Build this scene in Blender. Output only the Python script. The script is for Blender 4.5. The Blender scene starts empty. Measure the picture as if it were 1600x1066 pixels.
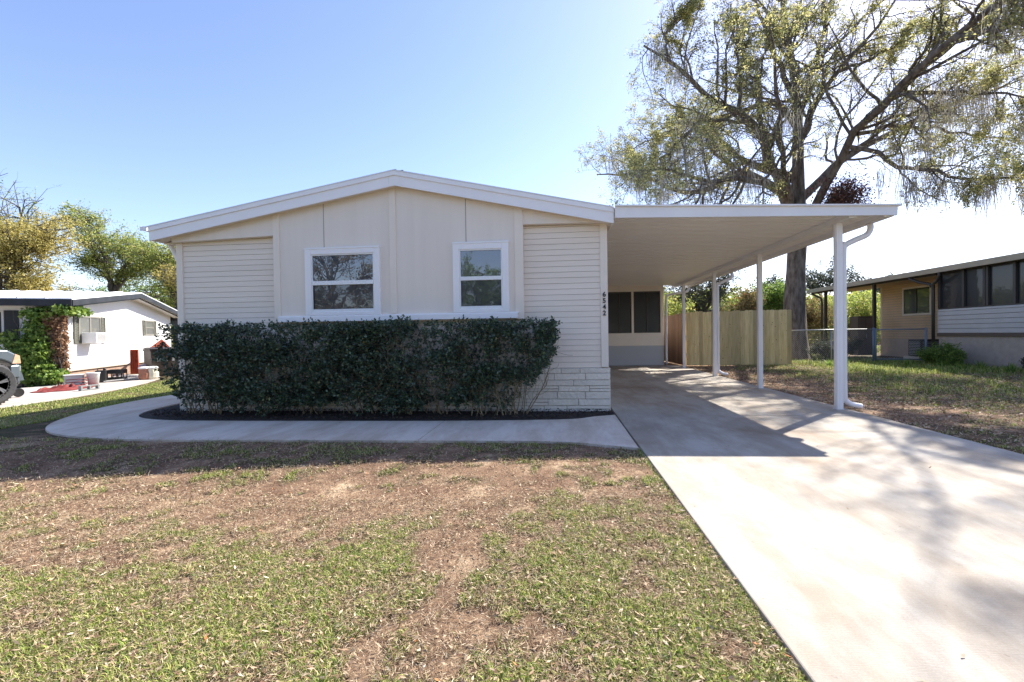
import bpy, bmesh, math, random
import numpy as np
from mathutils import Vector, Matrix

random.seed(7)
rng = np.random.default_rng(7)
R = math.radians
scene = bpy.context.scene
COL = scene.collection

# ------------------------------------------------------------------ camera
PITCH, ROLL, YAW, CAMH = -0.0145, -0.0151, 0.0985, 1.207
_f = Vector((-math.sin(YAW) * math.cos(PITCH), math.cos(YAW) * math.cos(PITCH), math.sin(PITCH)))
_r0 = Vector((math.cos(YAW), math.sin(YAW), 0))
_u0 = _r0.cross(_f)
_r = _r0 * math.cos(ROLL) + _u0 * math.sin(ROLL)
_u = -_r0 * math.sin(ROLL) + _u0 * math.cos(ROLL)
cam_data = bpy.data.cameras.new('camera')
cam = bpy.data.objects.new('camera', cam_data)
COL.objects.link(cam)
cam.matrix_world = Matrix(((_r.x, _u.x, -_f.x, 0), (_r.y, _u.y, -_f.y, 0), (_r.z, _u.z, -_f.z, CAMH), (0, 0, 0, 1)))
cam_data.sensor_width = 36
cam_data.lens = 16.0
cam_data.clip_start = 0.05
cam_data.clip_end = 2000
scene.camera = cam

# ------------------------------------------------------------------ light
SUN_DIR = Vector((0.775, 0.79, 1.0)).normalized()      # towards the sun
SUN_EL = math.asin(SUN_DIR.z)
world = bpy.data.worlds.new('World')
scene.world = world
world.use_nodes = True
nt = world.node_tree
bg = nt.nodes['Background']
sky = nt.nodes.new('ShaderNodeTexSky')
sky.sky_type = 'NISHITA'
sky.sun_disc = False
sky.sun_elevation = SUN_EL
sky.sun_rotation = math.atan2(SUN_DIR.x, SUN_DIR.y)
sky.air_density = 1.0
sky.dust_density = 0.55
sky.ozone_density = 2.6
wbal = nt.nodes.new('ShaderNodeVectorMath')             # white balance of the daylight
wbal.operation = 'MULTIPLY'
wbal.inputs[1].default_value = (1.0, 0.91, 0.98)
nt.links.new(sky.outputs[0], wbal.inputs[0])
nt.links.new(wbal.outputs[0], bg.inputs[0])
bg.inputs[1].default_value = 0.12
sun_data = bpy.data.lights.new('sun', 'SUN')
sun_data.energy = 5.0
sun_data.angle = R(0.53)
sun_data.color = (1.0, 0.945, 0.86)
sun = bpy.data.objects.new('sun', sun_data)
COL.objects.link(sun)
sun.rotation_euler = SUN_DIR.to_track_quat('Z', 'Y').to_euler()
scene.view_settings.view_transform = 'Standard'
scene.view_settings.look = 'None'
scene.view_settings.gamma = 1
scene.view_settings.use_curve_mapping = False
scene.view_settings.exposure = 1.32
scene.cycles.max_bounces = 8
scene.cycles.transparent_max_bounces = 8

# ------------------------------------------------------------------ materials
def mat(name, col, rough=0.8, col2=None, scale=3.0, detail=6, lo=0.35, hi=0.65, bump=0.0, bscale=40.0,
        metal=0.0, spec=0.5, island=0.0, transl=0.0, tcol=None, stretch=None, ramp=None):
    """procedural material: noise between two colours, optional bump, per-island variation, translucency"""
    m = bpy.data.materials.new(name)
    m.use_nodes = True
    t = m.node_tree
    N, L = t.nodes, t.links
    b = N['Principled BSDF']
    b.inputs['Roughness'].default_value = rough
    b.inputs['Metallic'].default_value = metal
    b.inputs['Specular IOR Level'].default_value = spec
    tc = N.new('ShaderNodeTexCoord')
    vec = tc.outputs['Object']
    if stretch:
        mp = N.new('ShaderNodeMapping')
        mp.inputs['Scale'].default_value = stretch
        L.new(vec, mp.inputs[0])
        vec = mp.outputs[0]
    colout = None
    if ramp:                                   # colours picked at random for each separate leaf / blade
        g = N.new('ShaderNodeNewGeometry')
        cr = N.new('ShaderNodeValToRGB')
        els = cr.color_ramp.elements
        while len(els) > 1:
            els.remove(els[0])
        els[0].position = ramp[0][0]; els[0].color = (*ramp[0][1], 1)
        for p_, c_ in ramp[1:]:
            e = els.new(p_); e.color = (*c_, 1)
        L.new(g.outputs['Random Per Island'], cr.inputs[0])
        colout = cr.outputs[0]
    elif col2 is not None:
        n = N.new('ShaderNodeTexNoise')
        n.inputs['Scale'].default_value = scale
        n.inputs['Detail'].default_value = detail
        n.inputs['Roughness'].default_value = 0.6
        L.new(vec, n.inputs['Vector'])
        cr = N.new('ShaderNodeValToRGB')
        cr.color_ramp.elements[0].position = lo; cr.color_ramp.elements[0].color = (*col, 1)
        cr.color_ramp.elements[1].position = hi; cr.color_ramp.elements[1].color = (*col2, 1)
        L.new(n.outputs[0], cr.inputs[0])
        colout = cr.outputs[0]
    else:
        rgb = N.new('ShaderNodeRGB'); rgb.outputs[0].default_value = (*col, 1)
        colout = rgb.outputs[0]
    if island:
        g = N.new('ShaderNodeNewGeometry')
        mr = N.new('ShaderNodeMapRange')
        mr.inputs[3].default_value = 1 - island; mr.inputs[4].default_value = 1 + island
        L.new(g.outputs['Random Per Island'], mr.inputs[0])
        mx = N.new('ShaderNodeVectorMath'); mx.operation = 'SCALE'
        L.new(colout, mx.inputs[0]); L.new(mr.outputs[0], mx.inputs[3])
        colout = mx.outputs[0]
    L.new(colout, b.inputs['Base Color'])
    if bump:
        n2 = N.new('ShaderNodeTexNoise')
        n2.inputs['Scale'].default_value = bscale
        n2.inputs['Detail'].default_value = 5
        L.new(vec, n2.inputs['Vector'])
        bp = N.new('ShaderNodeBump')
        bp.inputs['Strength'].default_value = bump
        bp.inputs['Distance'].default_value = 0.02
        L.new(n2.outputs[0], bp.inputs['Height'])
        L.new(bp.outputs[0], b.inputs['Normal'])
    if transl:
        tr = N.new('ShaderNodeBsdfTranslucent')
        if tcol:
            mm = N.new('ShaderNodeMix'); mm.data_type = 'RGBA'; mm.blend_type = 'MULTIPLY'
            mm.inputs[0].default_value = 1
            L.new(colout, mm.inputs[6]); mm.inputs[7].default_value = (*tcol, 1)
            L.new(mm.outputs[2], tr.inputs[0])
        else:
            L.new(colout, tr.inputs[0])
        ms = N.new('ShaderNodeMixShader'); ms.inputs[0].default_value = transl
        L.new(b.outputs[0], ms.inputs[1]); L.new(tr.outputs[0], ms.inputs[2])
        L.new(ms.outputs[0], N['Material Output'].inputs[0])
    return m

def glass_mat(name, tint=(0.02, 0.025, 0.03), refl=0.3, rough=0.01, wav=0.02, top=0.7):
    m = bpy.data.materials.new(name); m.use_nodes = True
    t = m.node_tree; N, L = t.nodes, t.links
    b = N['Principled BSDF']; b.inputs['Base Color'].default_value = (*tint, 1); b.inputs['Roughness'].default_value = 0.4
    g = N.new('ShaderNodeBsdfGlossy'); g.inputs['Roughness'].default_value = rough
    tc = N.new('ShaderNodeTexCoord'); n = N.new('ShaderNodeTexNoise'); n.inputs['Scale'].default_value = 2.5
    L.new(tc.outputs['Object'], n.inputs['Vector'])
    bp = N.new('ShaderNodeBump'); bp.inputs['Strength'].default_value = wav; bp.inputs['Distance'].default_value = 0.05
    L.new(n.outputs[0], bp.inputs['Height']); L.new(bp.outputs[0], g.inputs['Normal'])
    fr = N.new('ShaderNodeLayerWeight'); fr.inputs[0].default_value = 0.25
    mr = N.new('ShaderNodeMapRange'); mr.inputs[3].default_value = refl; mr.inputs[4].default_value = top
    L.new(fr.outputs['Fresnel'], mr.inputs[0])
    ms = N.new('ShaderNodeMixShader'); L.new(mr.outputs[0], ms.inputs[0])
    L.new(b.outputs[0], ms.inputs[1]); L.new(g.outputs[0], ms.inputs[2])
    L.new(ms.outputs[0], N['Material Output'].inputs[0])
    return m

MT = {}
MT['siding'] = mat('siding_paint', (0.77, 0.67, 0.555), 0.6, (0.86, 0.755, 0.635), 1.6, lo=.3, hi=.7, bump=0.05, bscale=60, stretch=(0.3, 1, 3))
MT['panel'] = mat('panel_paint', (0.785, 0.695, 0.59), 0.65, (0.83, 0.735, 0.63), 1.6, lo=.3, hi=.7, bump=0.12, bscale=30, stretch=(4, 4, 0.25))
MT['trimtan'] = mat('tan_trim', (0.81, 0.71, 0.59), 0.55, (0.85, 0.745, 0.625), 2)
MT['groove'] = mat('groove', (0.25, 0.23, 0.21), 0.8)
MT['stone'] = mat('painted_stone', (0.72, 0.65, 0.54), 0.75, (0.80, 0.72, 0.61), 9, bump=0.9, bscale=28, island=0.05)
MT['mortar'] = mat('mortar', (0.42, 0.39, 0.35), 0.9)
MT['white'] = mat('white_trim', (0.86, 0.83, 0.81), 0.45, (0.89, 0.86, 0.84), 2.5)
MT['alum'] = mat('white_aluminium', (0.80, 0.77, 0.75), 0.4, (0.86, 0.83, 0.81), 1.2)
MT['ceil'] = mat('pan_underside', (0.93, 0.88, 0.81), 0.34, (0.95, 0.90, 0.84), 0.8)
MT['roof'] = mat('white_roof', (0.70, 0.70, 0.69), 0.5, (0.77, 0.77, 0.76), 2)
MT['vinyl'] = mat('white_vinyl', (0.82, 0.82, 0.81), 0.35)
MT['glass'] = glass_mat('window_glass', refl=0.15)
MT['glass_screen'] = glass_mat('screened_glass', (0.012, 0.015, 0.02), refl=0.07, rough=0.02, wav=.05)
MT['porch_glass'] = glass_mat('porch_glass', (0.004, 0.004, 0.006), refl=0.003, rough=0.03, top=.25)
MT['screen'] = glass_mat('porch_screen', (0.012, 0.013, 0.015), refl=0.03, rough=0.02, wav=0.05, top=.35)
MT['black'] = mat('black_paint', (0.012, 0.012, 0.012), 0.45)
MT['dkbronze'] = mat('dark_bronze', (0.045, 0.038, 0.032), 0.45)
MT['concrete'] = None
MT['bark'] = mat('oak_bark', (0.07, 0.052, 0.04), 0.95, (0.20, 0.17, 0.145), 5, bump=1.0, bscale=14, stretch=(1.6, 1.6, 0.45))
MT['bark2'] = mat('grey_bark', (0.06, 0.05, 0.045), 0.95, (0.15, 0.13, 0.11), 6, bump=0.8, bscale=14, stretch=(1.6, 1.6, 0.5))
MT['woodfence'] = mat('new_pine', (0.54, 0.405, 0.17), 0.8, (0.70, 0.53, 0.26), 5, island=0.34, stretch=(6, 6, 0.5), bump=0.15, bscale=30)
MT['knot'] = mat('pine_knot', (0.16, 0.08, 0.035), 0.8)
MT['shaded_old_fence'] = mat('shaded_weathered_pine', (0.13, 0.075, 0.045), 0.85, (0.20, 0.12, 0.07), 5, island=0.25, stretch=(6, 6, 0.5))  # same fence wood, weathered, with its shade mixed into the brown
MT['galv'] = mat('galvanised', (0.38, 0.39, 0.40), 0.45, metal=0.5)
MT['postblue'] = mat('grey_blue_steel', (0.16, 0.20, 0.25), 0.5)
MT['mulch'] = mat('dark_mulch', (0.015, 0.011, 0.009), 0.95, (0.05, 0.036, 0.028), 30, bump=1.0, bscale=60)
MT['mulchchip'] = mat('mulch_chip', (0.03, 0.022, 0.017), 0.95, ramp=[(0, (0.012, 0.009, 0.008)), (0.5, (0.035, 0.024, 0.018)), (1, (0.09, 0.065, 0.045))])

def concrete_mat(name, c1, c2, stain, bright):
    m = bpy.data.materials.new(name); m.use_nodes = True
    t = m.node_tree; N, L = t.nodes, t.links
    b = N['Principled BSDF']; b.inputs['Roughness'].default_value = 0.85; b.inputs['Specular IOR Level'].default_value = 0.3
    tc = N.new('ShaderNodeTexCoord')
    def noise(sc, det=6, rough=0.6, vec=None):
        n = N.new('ShaderNodeTexNoise'); n.inputs['Scale'].default_value = sc
        n.inputs['Detail'].default_value = det; n.inputs['Roughness'].default_value = rough
        L.new(vec or tc.outputs['Object'], n.inputs['Vector']); return n
    def ramp(n, p0, k0, p1, k1):
        r = N.new('ShaderNodeValToRGB'); e = r.color_ramp.elements
        e[0].position = p0; e[0].color = (*k0, 1); e[1].position = p1; e[1].color = (*k1, 1)
        L.new(n.outputs[0], r.inputs[0]); return r
    base = ramp(noise(1.1), 0.35, c1, 0.65, c2)
    st = ramp(noise(0.55, 4, 0.7), 0.50, (0, 0, 0), 0.72, (1, 1, 1))
    mx = N.new('ShaderNodeMix'); mx.data_type = 'RGBA'
    ml = N.new('ShaderNodeMath'); ml.operation = 'MULTIPLY'; ml.inputs[1].default_value = 0.85
    L.new(st.outputs[0], ml.inputs[0]); L.new(ml.outputs[0], mx.inputs[0])
    L.new(base.outputs[0], mx.inputs[6]); mx.inputs[7].default_value = (*stain, 1)
    fine = ramp(noise(140, 3, 0.8), 0.3, (0.82, 0.82, 0.82), 0.7, (1.06, 1.06, 1.06))
    m2 = N.new('ShaderNodeMix'); m2.data_type = 'RGBA'; m2.blend_type = 'MULTIPLY'; m2.inputs[0].default_value = 1
    L.new(mx.outputs[2], m2.inputs[6]); L.new(fine.outputs[0], m2.inputs[7])
    mps = N.new('ShaderNodeMapping'); mps.inputs['Scale'].default_value = (1.5, .4, 1); L.new(tc.outputs['Object'], mps.inputs[0])
    strk = ramp(noise(1.6, 7, 0.7, mps.outputs[0]), 0.40, (.80, .73, .66), 0.60, (1.10, 1.10, 1.10))
    m5 = N.new('ShaderNodeMix'); m5.data_type = 'RGBA'; m5.blend_type = 'MULTIPLY'; m5.inputs[0].default_value = .8
    L.new(m2.outputs[2], m5.inputs[6]); L.new(strk.outputs[0], m5.inputs[7]); m2 = m5
    spots = ramp(noise(26, 2, 0.5), 0.70, (1, 1, 1), 0.76, (0.62, 0.58, 0.54))
    m3 = N.new('ShaderNodeMix'); m3.data_type = 'RGBA'; m3.blend_type = 'MULTIPLY'; m3.inputs[0].default_value = 0.7
    L.new(m2.outputs[2], m3.inputs[6]); L.new(spots.outputs[0], m3.inputs[7])
    L.new(m3.outputs[2], b.inputs['Base Color'])
    # broomed finish
    mp = N.new('ShaderNodeMapping'); mp.inputs['Scale'].default_value = (4, 90, 1); L.new(tc.outputs['Object'], mp.inputs[0])
    bn = noise(2.0, 3, 0.7, mp.outputs[0])
    bp = N.new('ShaderNodeBump'); bp.inputs['Strength'].default_value = 0.25; bp.inputs['Distance'].default_value = 0.01
    L.new(bn.outputs[0], bp.inputs['Height']); L.new(bp.outputs[0], b.inputs['Normal'])
    return m
MT['concrete'] = concrete_mat('driveway_concrete', (0.36, 0.325, 0.275), (0.48, 0.445, 0.385), (0.22, 0.15, 0.095), 1)
MT['walk'] = concrete_mat('walk_concrete', (0.62, 0.55, 0.46), (0.70, 0.62, 0.53), (0.50, 0.43, 0.35), 1)

# ------------------------------------------------------------------ building helpers
def root_offset(p):
    o = Vector((0, 0, 0))
    while p is not None:
        o += p.location
        p = p.parent
    return o

def props(o, label=None, cat=None, group=None, kind=None, category=None):
    cat = cat or category
    if label: o['label'] = label
    if cat: o['category'] = cat
    if group: o['group'] = group
    if kind: o['kind'] = kind
    return o

def thing(name, label, cat, loc=(0, 0, 0), rz=0, group=None):
    o = bpy.data.objects.new(name, None)
    o.empty_display_size = 0.2
    COL.objects.link(o)
    o.location = loc
    o.rotation_euler = (0, 0, rz)
    return props(o, label, cat, group)

class MB:
    def __init__(s):
        s.v = []; s.f = []
    def add(s, vs, fs):
        b = len(s.v); s.v.extend([tuple(v) for v in vs]); s.f.extend([tuple(i + b for i in f) for f in fs]); return s
    def box(s, x0, x1, y0, y1, z0, z1):
        return s.add([(x0, y0, z0), (x1, y0, z0), (x1, y1, z0), (x0, y1, z0), (x0, y0, z1), (x1, y0, z1), (x1, y1, z1), (x0, y1, z1)],
                     [(0, 3, 2, 1), (4, 5, 6, 7), (0, 1, 5, 4), (1, 2, 6, 5), (2, 3, 7, 6), (3, 0, 4, 7)])
    def beam(s, a, b, w, h, up=(0, 0, 1)):
        """box from a to b with width w (sideways) and height h (along up)"""
        a = Vector(a); b = Vector(b); d = (b - a).normalized(); u = Vector(up)
        r = d.cross(u).normalized(); u = r.cross(d).normalized()
        vs = []
        for p in (a, b):
            for sx, sz in ((-1, -1), (1, -1), (1, 1), (-1, 1)):
                vs.append(p + r * sx * w / 2 + u * sz * h / 2)
        return s.add(vs, [(0, 1, 2, 3), (7, 6, 5, 4), (0, 4, 5, 1), (1, 5, 6, 2), (2, 6, 7, 3), (3, 7, 4, 0)])
    def prism(s, pts, axis, a, b):
        """polygon pts (2D) extruded along axis from a to b. axis x: pts=(y,z); y: pts=(x,z); z: pts=(x,y)"""
        n = len(pts)
        def P(p, t):
            return {'x': (t, p[0], p[1]), 'y': (p[0], t, p[1]), 'z': (p[0], p[1], t)}[axis]
        vs = [P(p, a) for p in pts] + [P(p, b) for p in pts]
        fs = [tuple(range(n)), tuple(range(2 * n - 1, n - 1, -1))]
        for i in range(n):
            j = (i + 1) % n
            fs.append((i, i + n, j + n, j))
        return s.add(vs, fs)
    def tube(s, pts, rad, sides=8, cap=True):
        pts = [Vector(p) for p in pts]; n = len(pts)
        if not hasattr(rad, '__len__'): rad = [rad] * n
        vs = []
        t0 = (pts[1] - pts[0]).normalized()
        ref = Vector((0, 0, 1)) if abs(t0.z) < 0.9 else Vector((1, 0, 0))
        u = t0.cross(ref).normalized()
        for i in range(n):
            t = (pts[min(i + 1, n - 1)] - pts[max(i - 1, 0)]).normalized()
            u = (u - t * u.dot(t)).normalized(); w = t.cross(u)
            for k in range(sides):
                a = 2 * math.pi * k / sides
                vs.append(pts[i] + (u * math.cos(a) + w * math.sin(a)) * rad[i])
        fs = []
        for i in range(n - 1):
            for k in range(sides):
                k2 = (k + 1) % sides
                fs.append((i * sides + k, i * sides + k2, (i + 1) * sides + k2, (i + 1) * sides + k))
        if cap:
            fs.append(tuple(range(sides - 1, -1, -1))); fs.append(tuple((n - 1) * sides + k for k in range(sides)))
        return s.add(vs, fs)
    def lathe(s, prof, c, sides=24, axis='z'):
        """profile of (radius, height) turned about an axis through c"""
        vs = []
        for r, h in prof:
            for k in range(sides):
                a = 2 * math.pi * k / sides
                x, y = r * math.cos(a), r * math.sin(a)
                vs.append({'z': (c[0] + x, c[1] + y, c[2] + h), 'x': (c[0] + h, c[1] + x, c[2] + y), 'y': (c[0] + x, c[1] + h, c[2] + y)}[axis])
        fs = []
        for i in range(len(prof) - 1):
            for k in range(sides):
                k2 = (k + 1) % sides
                fs.append((i * sides + k, i * sides + k2, (i + 1) * sides + k2, (i + 1) * sides + k))
        fs.append(tuple(range(sides - 1, -1, -1))); fs.append(tuple((len(prof) - 1) * sides + k for k in range(sides)))
        return s.add(vs, fs)
    def build(s, name, m, parent=None, bev=0.0, smooth=False, local=False, **kw):
        me = bpy.data.meshes.new(name)
        off = Vector((0, 0, 0)) if (local or parent is None) else root_offset(parent)
        me.from_pydata([(v[0] - off.x, v[1] - off.y, v[2] - off.z) for v in s.v], [], s.f)
        bm = bmesh.new(); bm.from_mesh(me); bmesh.ops.recalc_face_normals(bm, faces=bm.faces[:]); bm.to_mesh(me); bm.free()
        if smooth:
            me.polygons.foreach_set('use_smooth', [True] * len(me.polygons))
        me.materials.append(m)
        o = bpy.data.objects.new(name, me); COL.objects.link(o)
        if parent is not None: o.parent = parent
        if bev:
            b = o.modifiers.new('bevel', 'BEVEL'); b.width = bev; b.segments = 2; b.limit_method = 'ANGLE'
            b.harden_normals = False
        return props(o, **kw)

def np_mesh(name, V, F, m, parent=None, smooth=False, **kw):
    """V (N,3), F (M,k) uniform polygons"""
    V = np.asarray(V, np.float32).reshape(-1, 3).copy()
    if parent is not None:
        V -= np.array(root_offset(parent), np.float32)
    F = np.asarray(F, np.int32); k = F.shape[1]
    me = bpy.data.meshes.new(name)
    me.vertices.add(len(V)); me.vertices.foreach_set('co', V.ravel())
    me.loops.add(F.size); me.loops.foreach_set('vertex_index', F.ravel())
    me.polygons.add(len(F)); me.polygons.foreach_set('loop_start', np.arange(0, F.size, k, dtype=np.int32))
    me.update(calc_edges=True)
    if smooth: me.polygons.foreach_set('use_smooth', np.ones(len(F), bool))
    me.materials.append(m)
    o = bpy.data.objects.new(name, me); COL.objects.link(o)
    if parent is not None: o.parent = parent
    return props(o, **kw)

# ------------------------------------------------------------------ noise in numpy (for the lawn's bare patches)
_perm = rng.random((256, 256))
def vnoise(x, y):
    xi = np.floor(x).astype(int); yi = np.floor(y).astype(int)
    fx = x - xi; fy = y - yi
    fx = fx * fx * (3 - 2 * fx); fy = fy * fy * (3 - 2 * fy)
    g = lambda a, b: _perm[a % 256, b % 256]
    return (g(xi, yi) * (1 - fx) + g(xi + 1, yi) * fx) * (1 - fy) + (g(xi, yi + 1) * (1 - fx) + g(xi + 1, yi + 1) * fx) * fy
def fbm(x, y, o=4):
    s = 0; a = 0.5; t = 0
    for i in range(o):
        s = s + a * vnoise(x * 2 ** i + 17 * i, y * 2 ** i + 31 * i); t += a; a *= 0.55
    return s / t
def sstep(a, b, x):
    t = np.clip((x - a) / (b - a), 0, 1); return t * t * (3 - 2 * t)
def gz(x, y):
    x = np.asarray(x, float); y = np.asarray(y, float)
    s = sstep(0.6, -2.2, x) * sstep(4.95, 3.7, y)
    near = sstep(30, 12, np.hypot(x, y))
    return -0.028 - 0.12 * s + near * 0.012 * (fbm(x * 1.7, y * 1.7, 3) - 0.6) - 0.03 * sstep(-6.5, -9, x) - .07 * sstep(.84, .95, x) * sstep(4.42, 4.30, x) * sstep(17.0, 16.8, y) - .08 * sstep(5.16, 5.3, y) * sstep(6.24, 6.1, y) * sstep(-5.3, -5.1, x) * sstep(.85, .7, x)
def cover(x, y):
    c = 0.50 + 1.3 * (fbm(x * 2.6 + 3, y * 2.6 + 9, 4) - 0.5) + 1.8 * (fbm(x * 9, y * 9 + 40, 3) - 0.5)
    def blob(cx, cy, rx, ry, a):
        return a * np.exp(-(((x - cx) / rx) ** 2 + ((y - cy) / ry) ** 2))
    c = c + blob(-.95, 3.55, .65, .40, -.42) + blob(-.66, 2.75, .25, .4, -.5) + blob(-.5, 2.1, .28, .33, -.55) + blob(-.6, 1.75, .28, .18, -.7)
    c = c + blob(-3.0, 3.3, 1.8, .45, -.40) + blob(-3.3, 2.5, .6, .15, -.45) + blob(-1.3, 3.7, 1.4, .35, -.25) + .22 * sstep(3.0, 2.2, y) - .16 * ((x < .85) & (x > -8)) * sstep(3.0, 3.5, y) * sstep(5.4, 4.9, y)  # last term thins grass along the house's shadow band to deepen that shade
    c = c + blob(-2.0, 1.9, .9, .45, .35) + blob(-1.1, 2.45, .3, .35, .4) + blob(.2, 2.9, .45, .6, .3) + blob(-.36, 2.72, .09, .12, 1.0)
    c = c + blob(.35, 1.85, .35, .3, .1) + blob(-.25, 2.2, .1, .1, .3)
    c = c + np.where(x > 4.3, -.65 * sstep(7.0, 4.9, x) * sstep(5, 7, y) + .18, 0) + np.where(x < -7, .3, 0)
    c = c - .25 * np.exp(-((x - 0.85) / .06) ** 2)
    return np.clip(c, 0, 1)

# ================================================================== THE SETTING
def ground():
    def axis(c, fine, n, far):
        out = [0.0]; s = fine
        while out[-1] < far:
            out.append(out[-1] + s); s = s * 1.045 if out[-1] > 4 else s
        return np.array(sorted([-o for o in out[1:]] + out)) + c
    xs = axis(0, 0.07, 0, 600); ys = axis(3, 0.07, 0, 600)
    X, Y = np.meshgrid(xs, ys, indexing='ij')
    Z = gz(X, Y)
    nx, ny = X.shape
    V = np.stack([X, Y, Z], -1).reshape(-1, 3)
    i = np.arange(nx * ny).reshape(nx, ny)
    F = np.stack([i[:-1, :-1], i[1:, :-1], i[1:, 1:], i[:-1, 1:]], -1).reshape(-1, 4)
    m = bpy.data.materials.new('lawn_soil'); m.use_nodes = True
    t = m.node_tree; N, L = t.nodes, t.links
    b = N['Principled BSDF']; b.inputs['Roughness'].default_value = 0.95; b.inputs['Specular IOR Level'].default_value = 0.15
    at = N.new('ShaderNodeAttribute'); at.attribute_name = 'cover'
    tc = N.new('ShaderNodeTexCoord')
    def noise(sc, det=6, rough=0.65):
        n = N.new('ShaderNodeTexNoise'); n.inputs['Scale'].default_value = sc; n.inputs['Detail'].default_value = det
        n.inputs['Roughness'].default_value = rough; L.new(tc.outputs['Object'], n.inputs['Vector']); return n
    def ramp(src, stops):
        r = N.new('ShaderNodeValToRGB'); e = r.color_ramp.elements
        e[0].position = stops[0][0]; e[0].color = (*stops[0][1], 1); e[1].position = stops[-1][0]; e[1].color = (*stops[-1][1], 1)
        for p, k in stops[1:-1]:
            q = e.new(p); q.color = (*k, 1)
        L.new(src, r.inputs[0]); return r
    soil = ramp(noise(2.2).outputs[0], [(0.35, (0.16, 0.095, 0.06)), (0.55, (0.27, 0.175, 0.11)), (0.68, (0.52, 0.39, 0.25))])
    thatch = ramp(noise(38, 4, 0.8).outputs[0], [(0.3, (0.025, 0.018, 0.011)), (0.5, (0.12, 0.08, 0.048)), (0.72, (0.32, 0.24, 0.15))])  # dark stops also paint the shade between straw and litter
    mx = N.new('ShaderNodeMix'); mx.data_type = 'RGBA'
    mr = N.new('ShaderNodeMapRange'); mr.inputs[1].default_value = 0.1; mr.inputs[2].default_value = 0.45
    L.new(at.outputs['Fac'], mr.inputs[0]); L.new(mr.outputs[0], mx.inputs[0])
    L.new(soil.outputs[0], mx.inputs[6]); L.new(thatch.outputs[0], mx.inputs[7])
    green = ramp(noise(60, 3, 0.8).outputs[0], [(0.3, (0.014, 0.018, 0.007)), (0.7, (0.09, 0.09, 0.035))])
    m2 = N.new('ShaderNodeMix'); m2.data_type = 'RGBA'
    mr2 = N.new('ShaderNodeMapRange'); mr2.inputs[1].default_value = 0.35; mr2.inputs[2].default_value = 0.9; mr2.inputs[4].default_value = 0.75
    L.new(at.outputs['Fac'], mr2.inputs[0]); L.new(mr2.outputs[0], m2.inputs[0])
    L.new(mx.outputs[2], m2.inputs[6]); L.new(green.outputs[0], m2.inputs[7])
    L.new(m2.outputs[2], b.inputs['Base Color'])
    bp = N.new('ShaderNodeBump'); bp.inputs['Strength'].default_value = 0.9; bp.inputs['Distance'].default_value = 0.02
    L.new(noise(45, 8, 0.75).outputs[0], bp.inputs['Height']); L.new(bp.outputs[0], b.inputs['Normal'])
    o = np_mesh('ground', V, F, m, smooth=True, kind='structure')
    a = o.data.attributes.new('cover', 'FLOAT', 'POINT'); a.data.foreach_set('value', cover(X, Y).astype(np.float32).ravel())
ground()

DX0, DX1 = 0.86, 4.38
d = MB()
d.box(DX0, DX1, 6.797, 12.2, -0.12, 0.0)
d.box(DX0, DX1, 12.21, 16.98, -0.12, 0.0)
d.box(DX0, DX1, -9, 6.783, -0.12, 0.0)
d.build('driveway', MT['concrete'], bev=0.008, kind='structure')

def smooth_poly(P, n):
    P = [np.array(p, float) for p in P]; out = []
    P = [2 * P[0] - P[1]] + P + [2 * P[-1] - P[-2]]
    for i in range(1, len(P) - 2):
        for k in range(n):
            t = k / n
            out.append(0.5 * ((2 * P[i]) + (-P[i - 1] + P[i + 1]) * t + (2 * P[i - 1] - 5 * P[i] + 4 * P[i + 1] - P[i + 2]) * t * t + (-P[i - 1] + 3 * P[i] - 3 * P[i + 1] + P[i + 2]) * t ** 3))
    out.append(P[-2]); return out
outer = smooth_poly([(0.843, 4.86), (0.45, 5.0), (-0.1, 5.13), (-1.62, 5.12), (-3.3, 5.09), (-4.9, 5.05), (-5.9, 5.14), (-6.75, 5.42), (-7.35, 5.88), (-7.85, 6.6), (-8.2, 7.4), (-8.38, 8.3), (-8.4, 10), (-8.4, 13)], 6)
inner = smooth_poly([(0.843, 6.83), (0.52, 6.68), (0.05, 6.45), (-1.60, 6.31), (-3.3, 6.27), (-5.0, 6.25), (-5.8, 6.28), (-6.35, 6.42), (-6.75, 6.72), (-7.0, 7.2), (-7.12, 7.8), (-7.17, 8.4), (-7.2, 10), (-7.2, 13)], 6)
wk = MB(); cuts = {0, 18, 42, 60, 78}
for i in range(len(outer) - 1):
    a, b2, c, e = np.array(outer[i]), np.array(outer[i + 1]), np.array(inner[i + 1]), np.array(inner[i])
    g = 0.005
    if i in cuts:
        a = a + (b2 - a) * g / np.linalg.norm(b2 - a); e = e + (c - e) * g / max(1e-6, np.linalg.norm(c - e))
    if i + 1 in cuts:
        b2 = b2 - (b2 - a) * g / np.linalg.norm(b2 - a); c = c - (c - e) * g / max(1e-6, np.linalg.norm(c - e))
    z0, z1 = -0.12, -0.003
    vs = [(*a, z1), (*b2, z1), (*c, z1), (*e, z1), (*a, z0), (*b2, z0), (*c, z0), (*e, z0)]
    fs = [(0, 1, 2, 3), (0, 4, 5, 1), (2, 6, 7, 3)]
    if i in cuts: fs.append((0, 3, 7, 4))
    if i + 1 in cuts: fs.append((1, 5, 6, 2))
    wk.add(vs, fs)
wk.build('walkway', MT['walk'], kind='structure')

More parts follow.
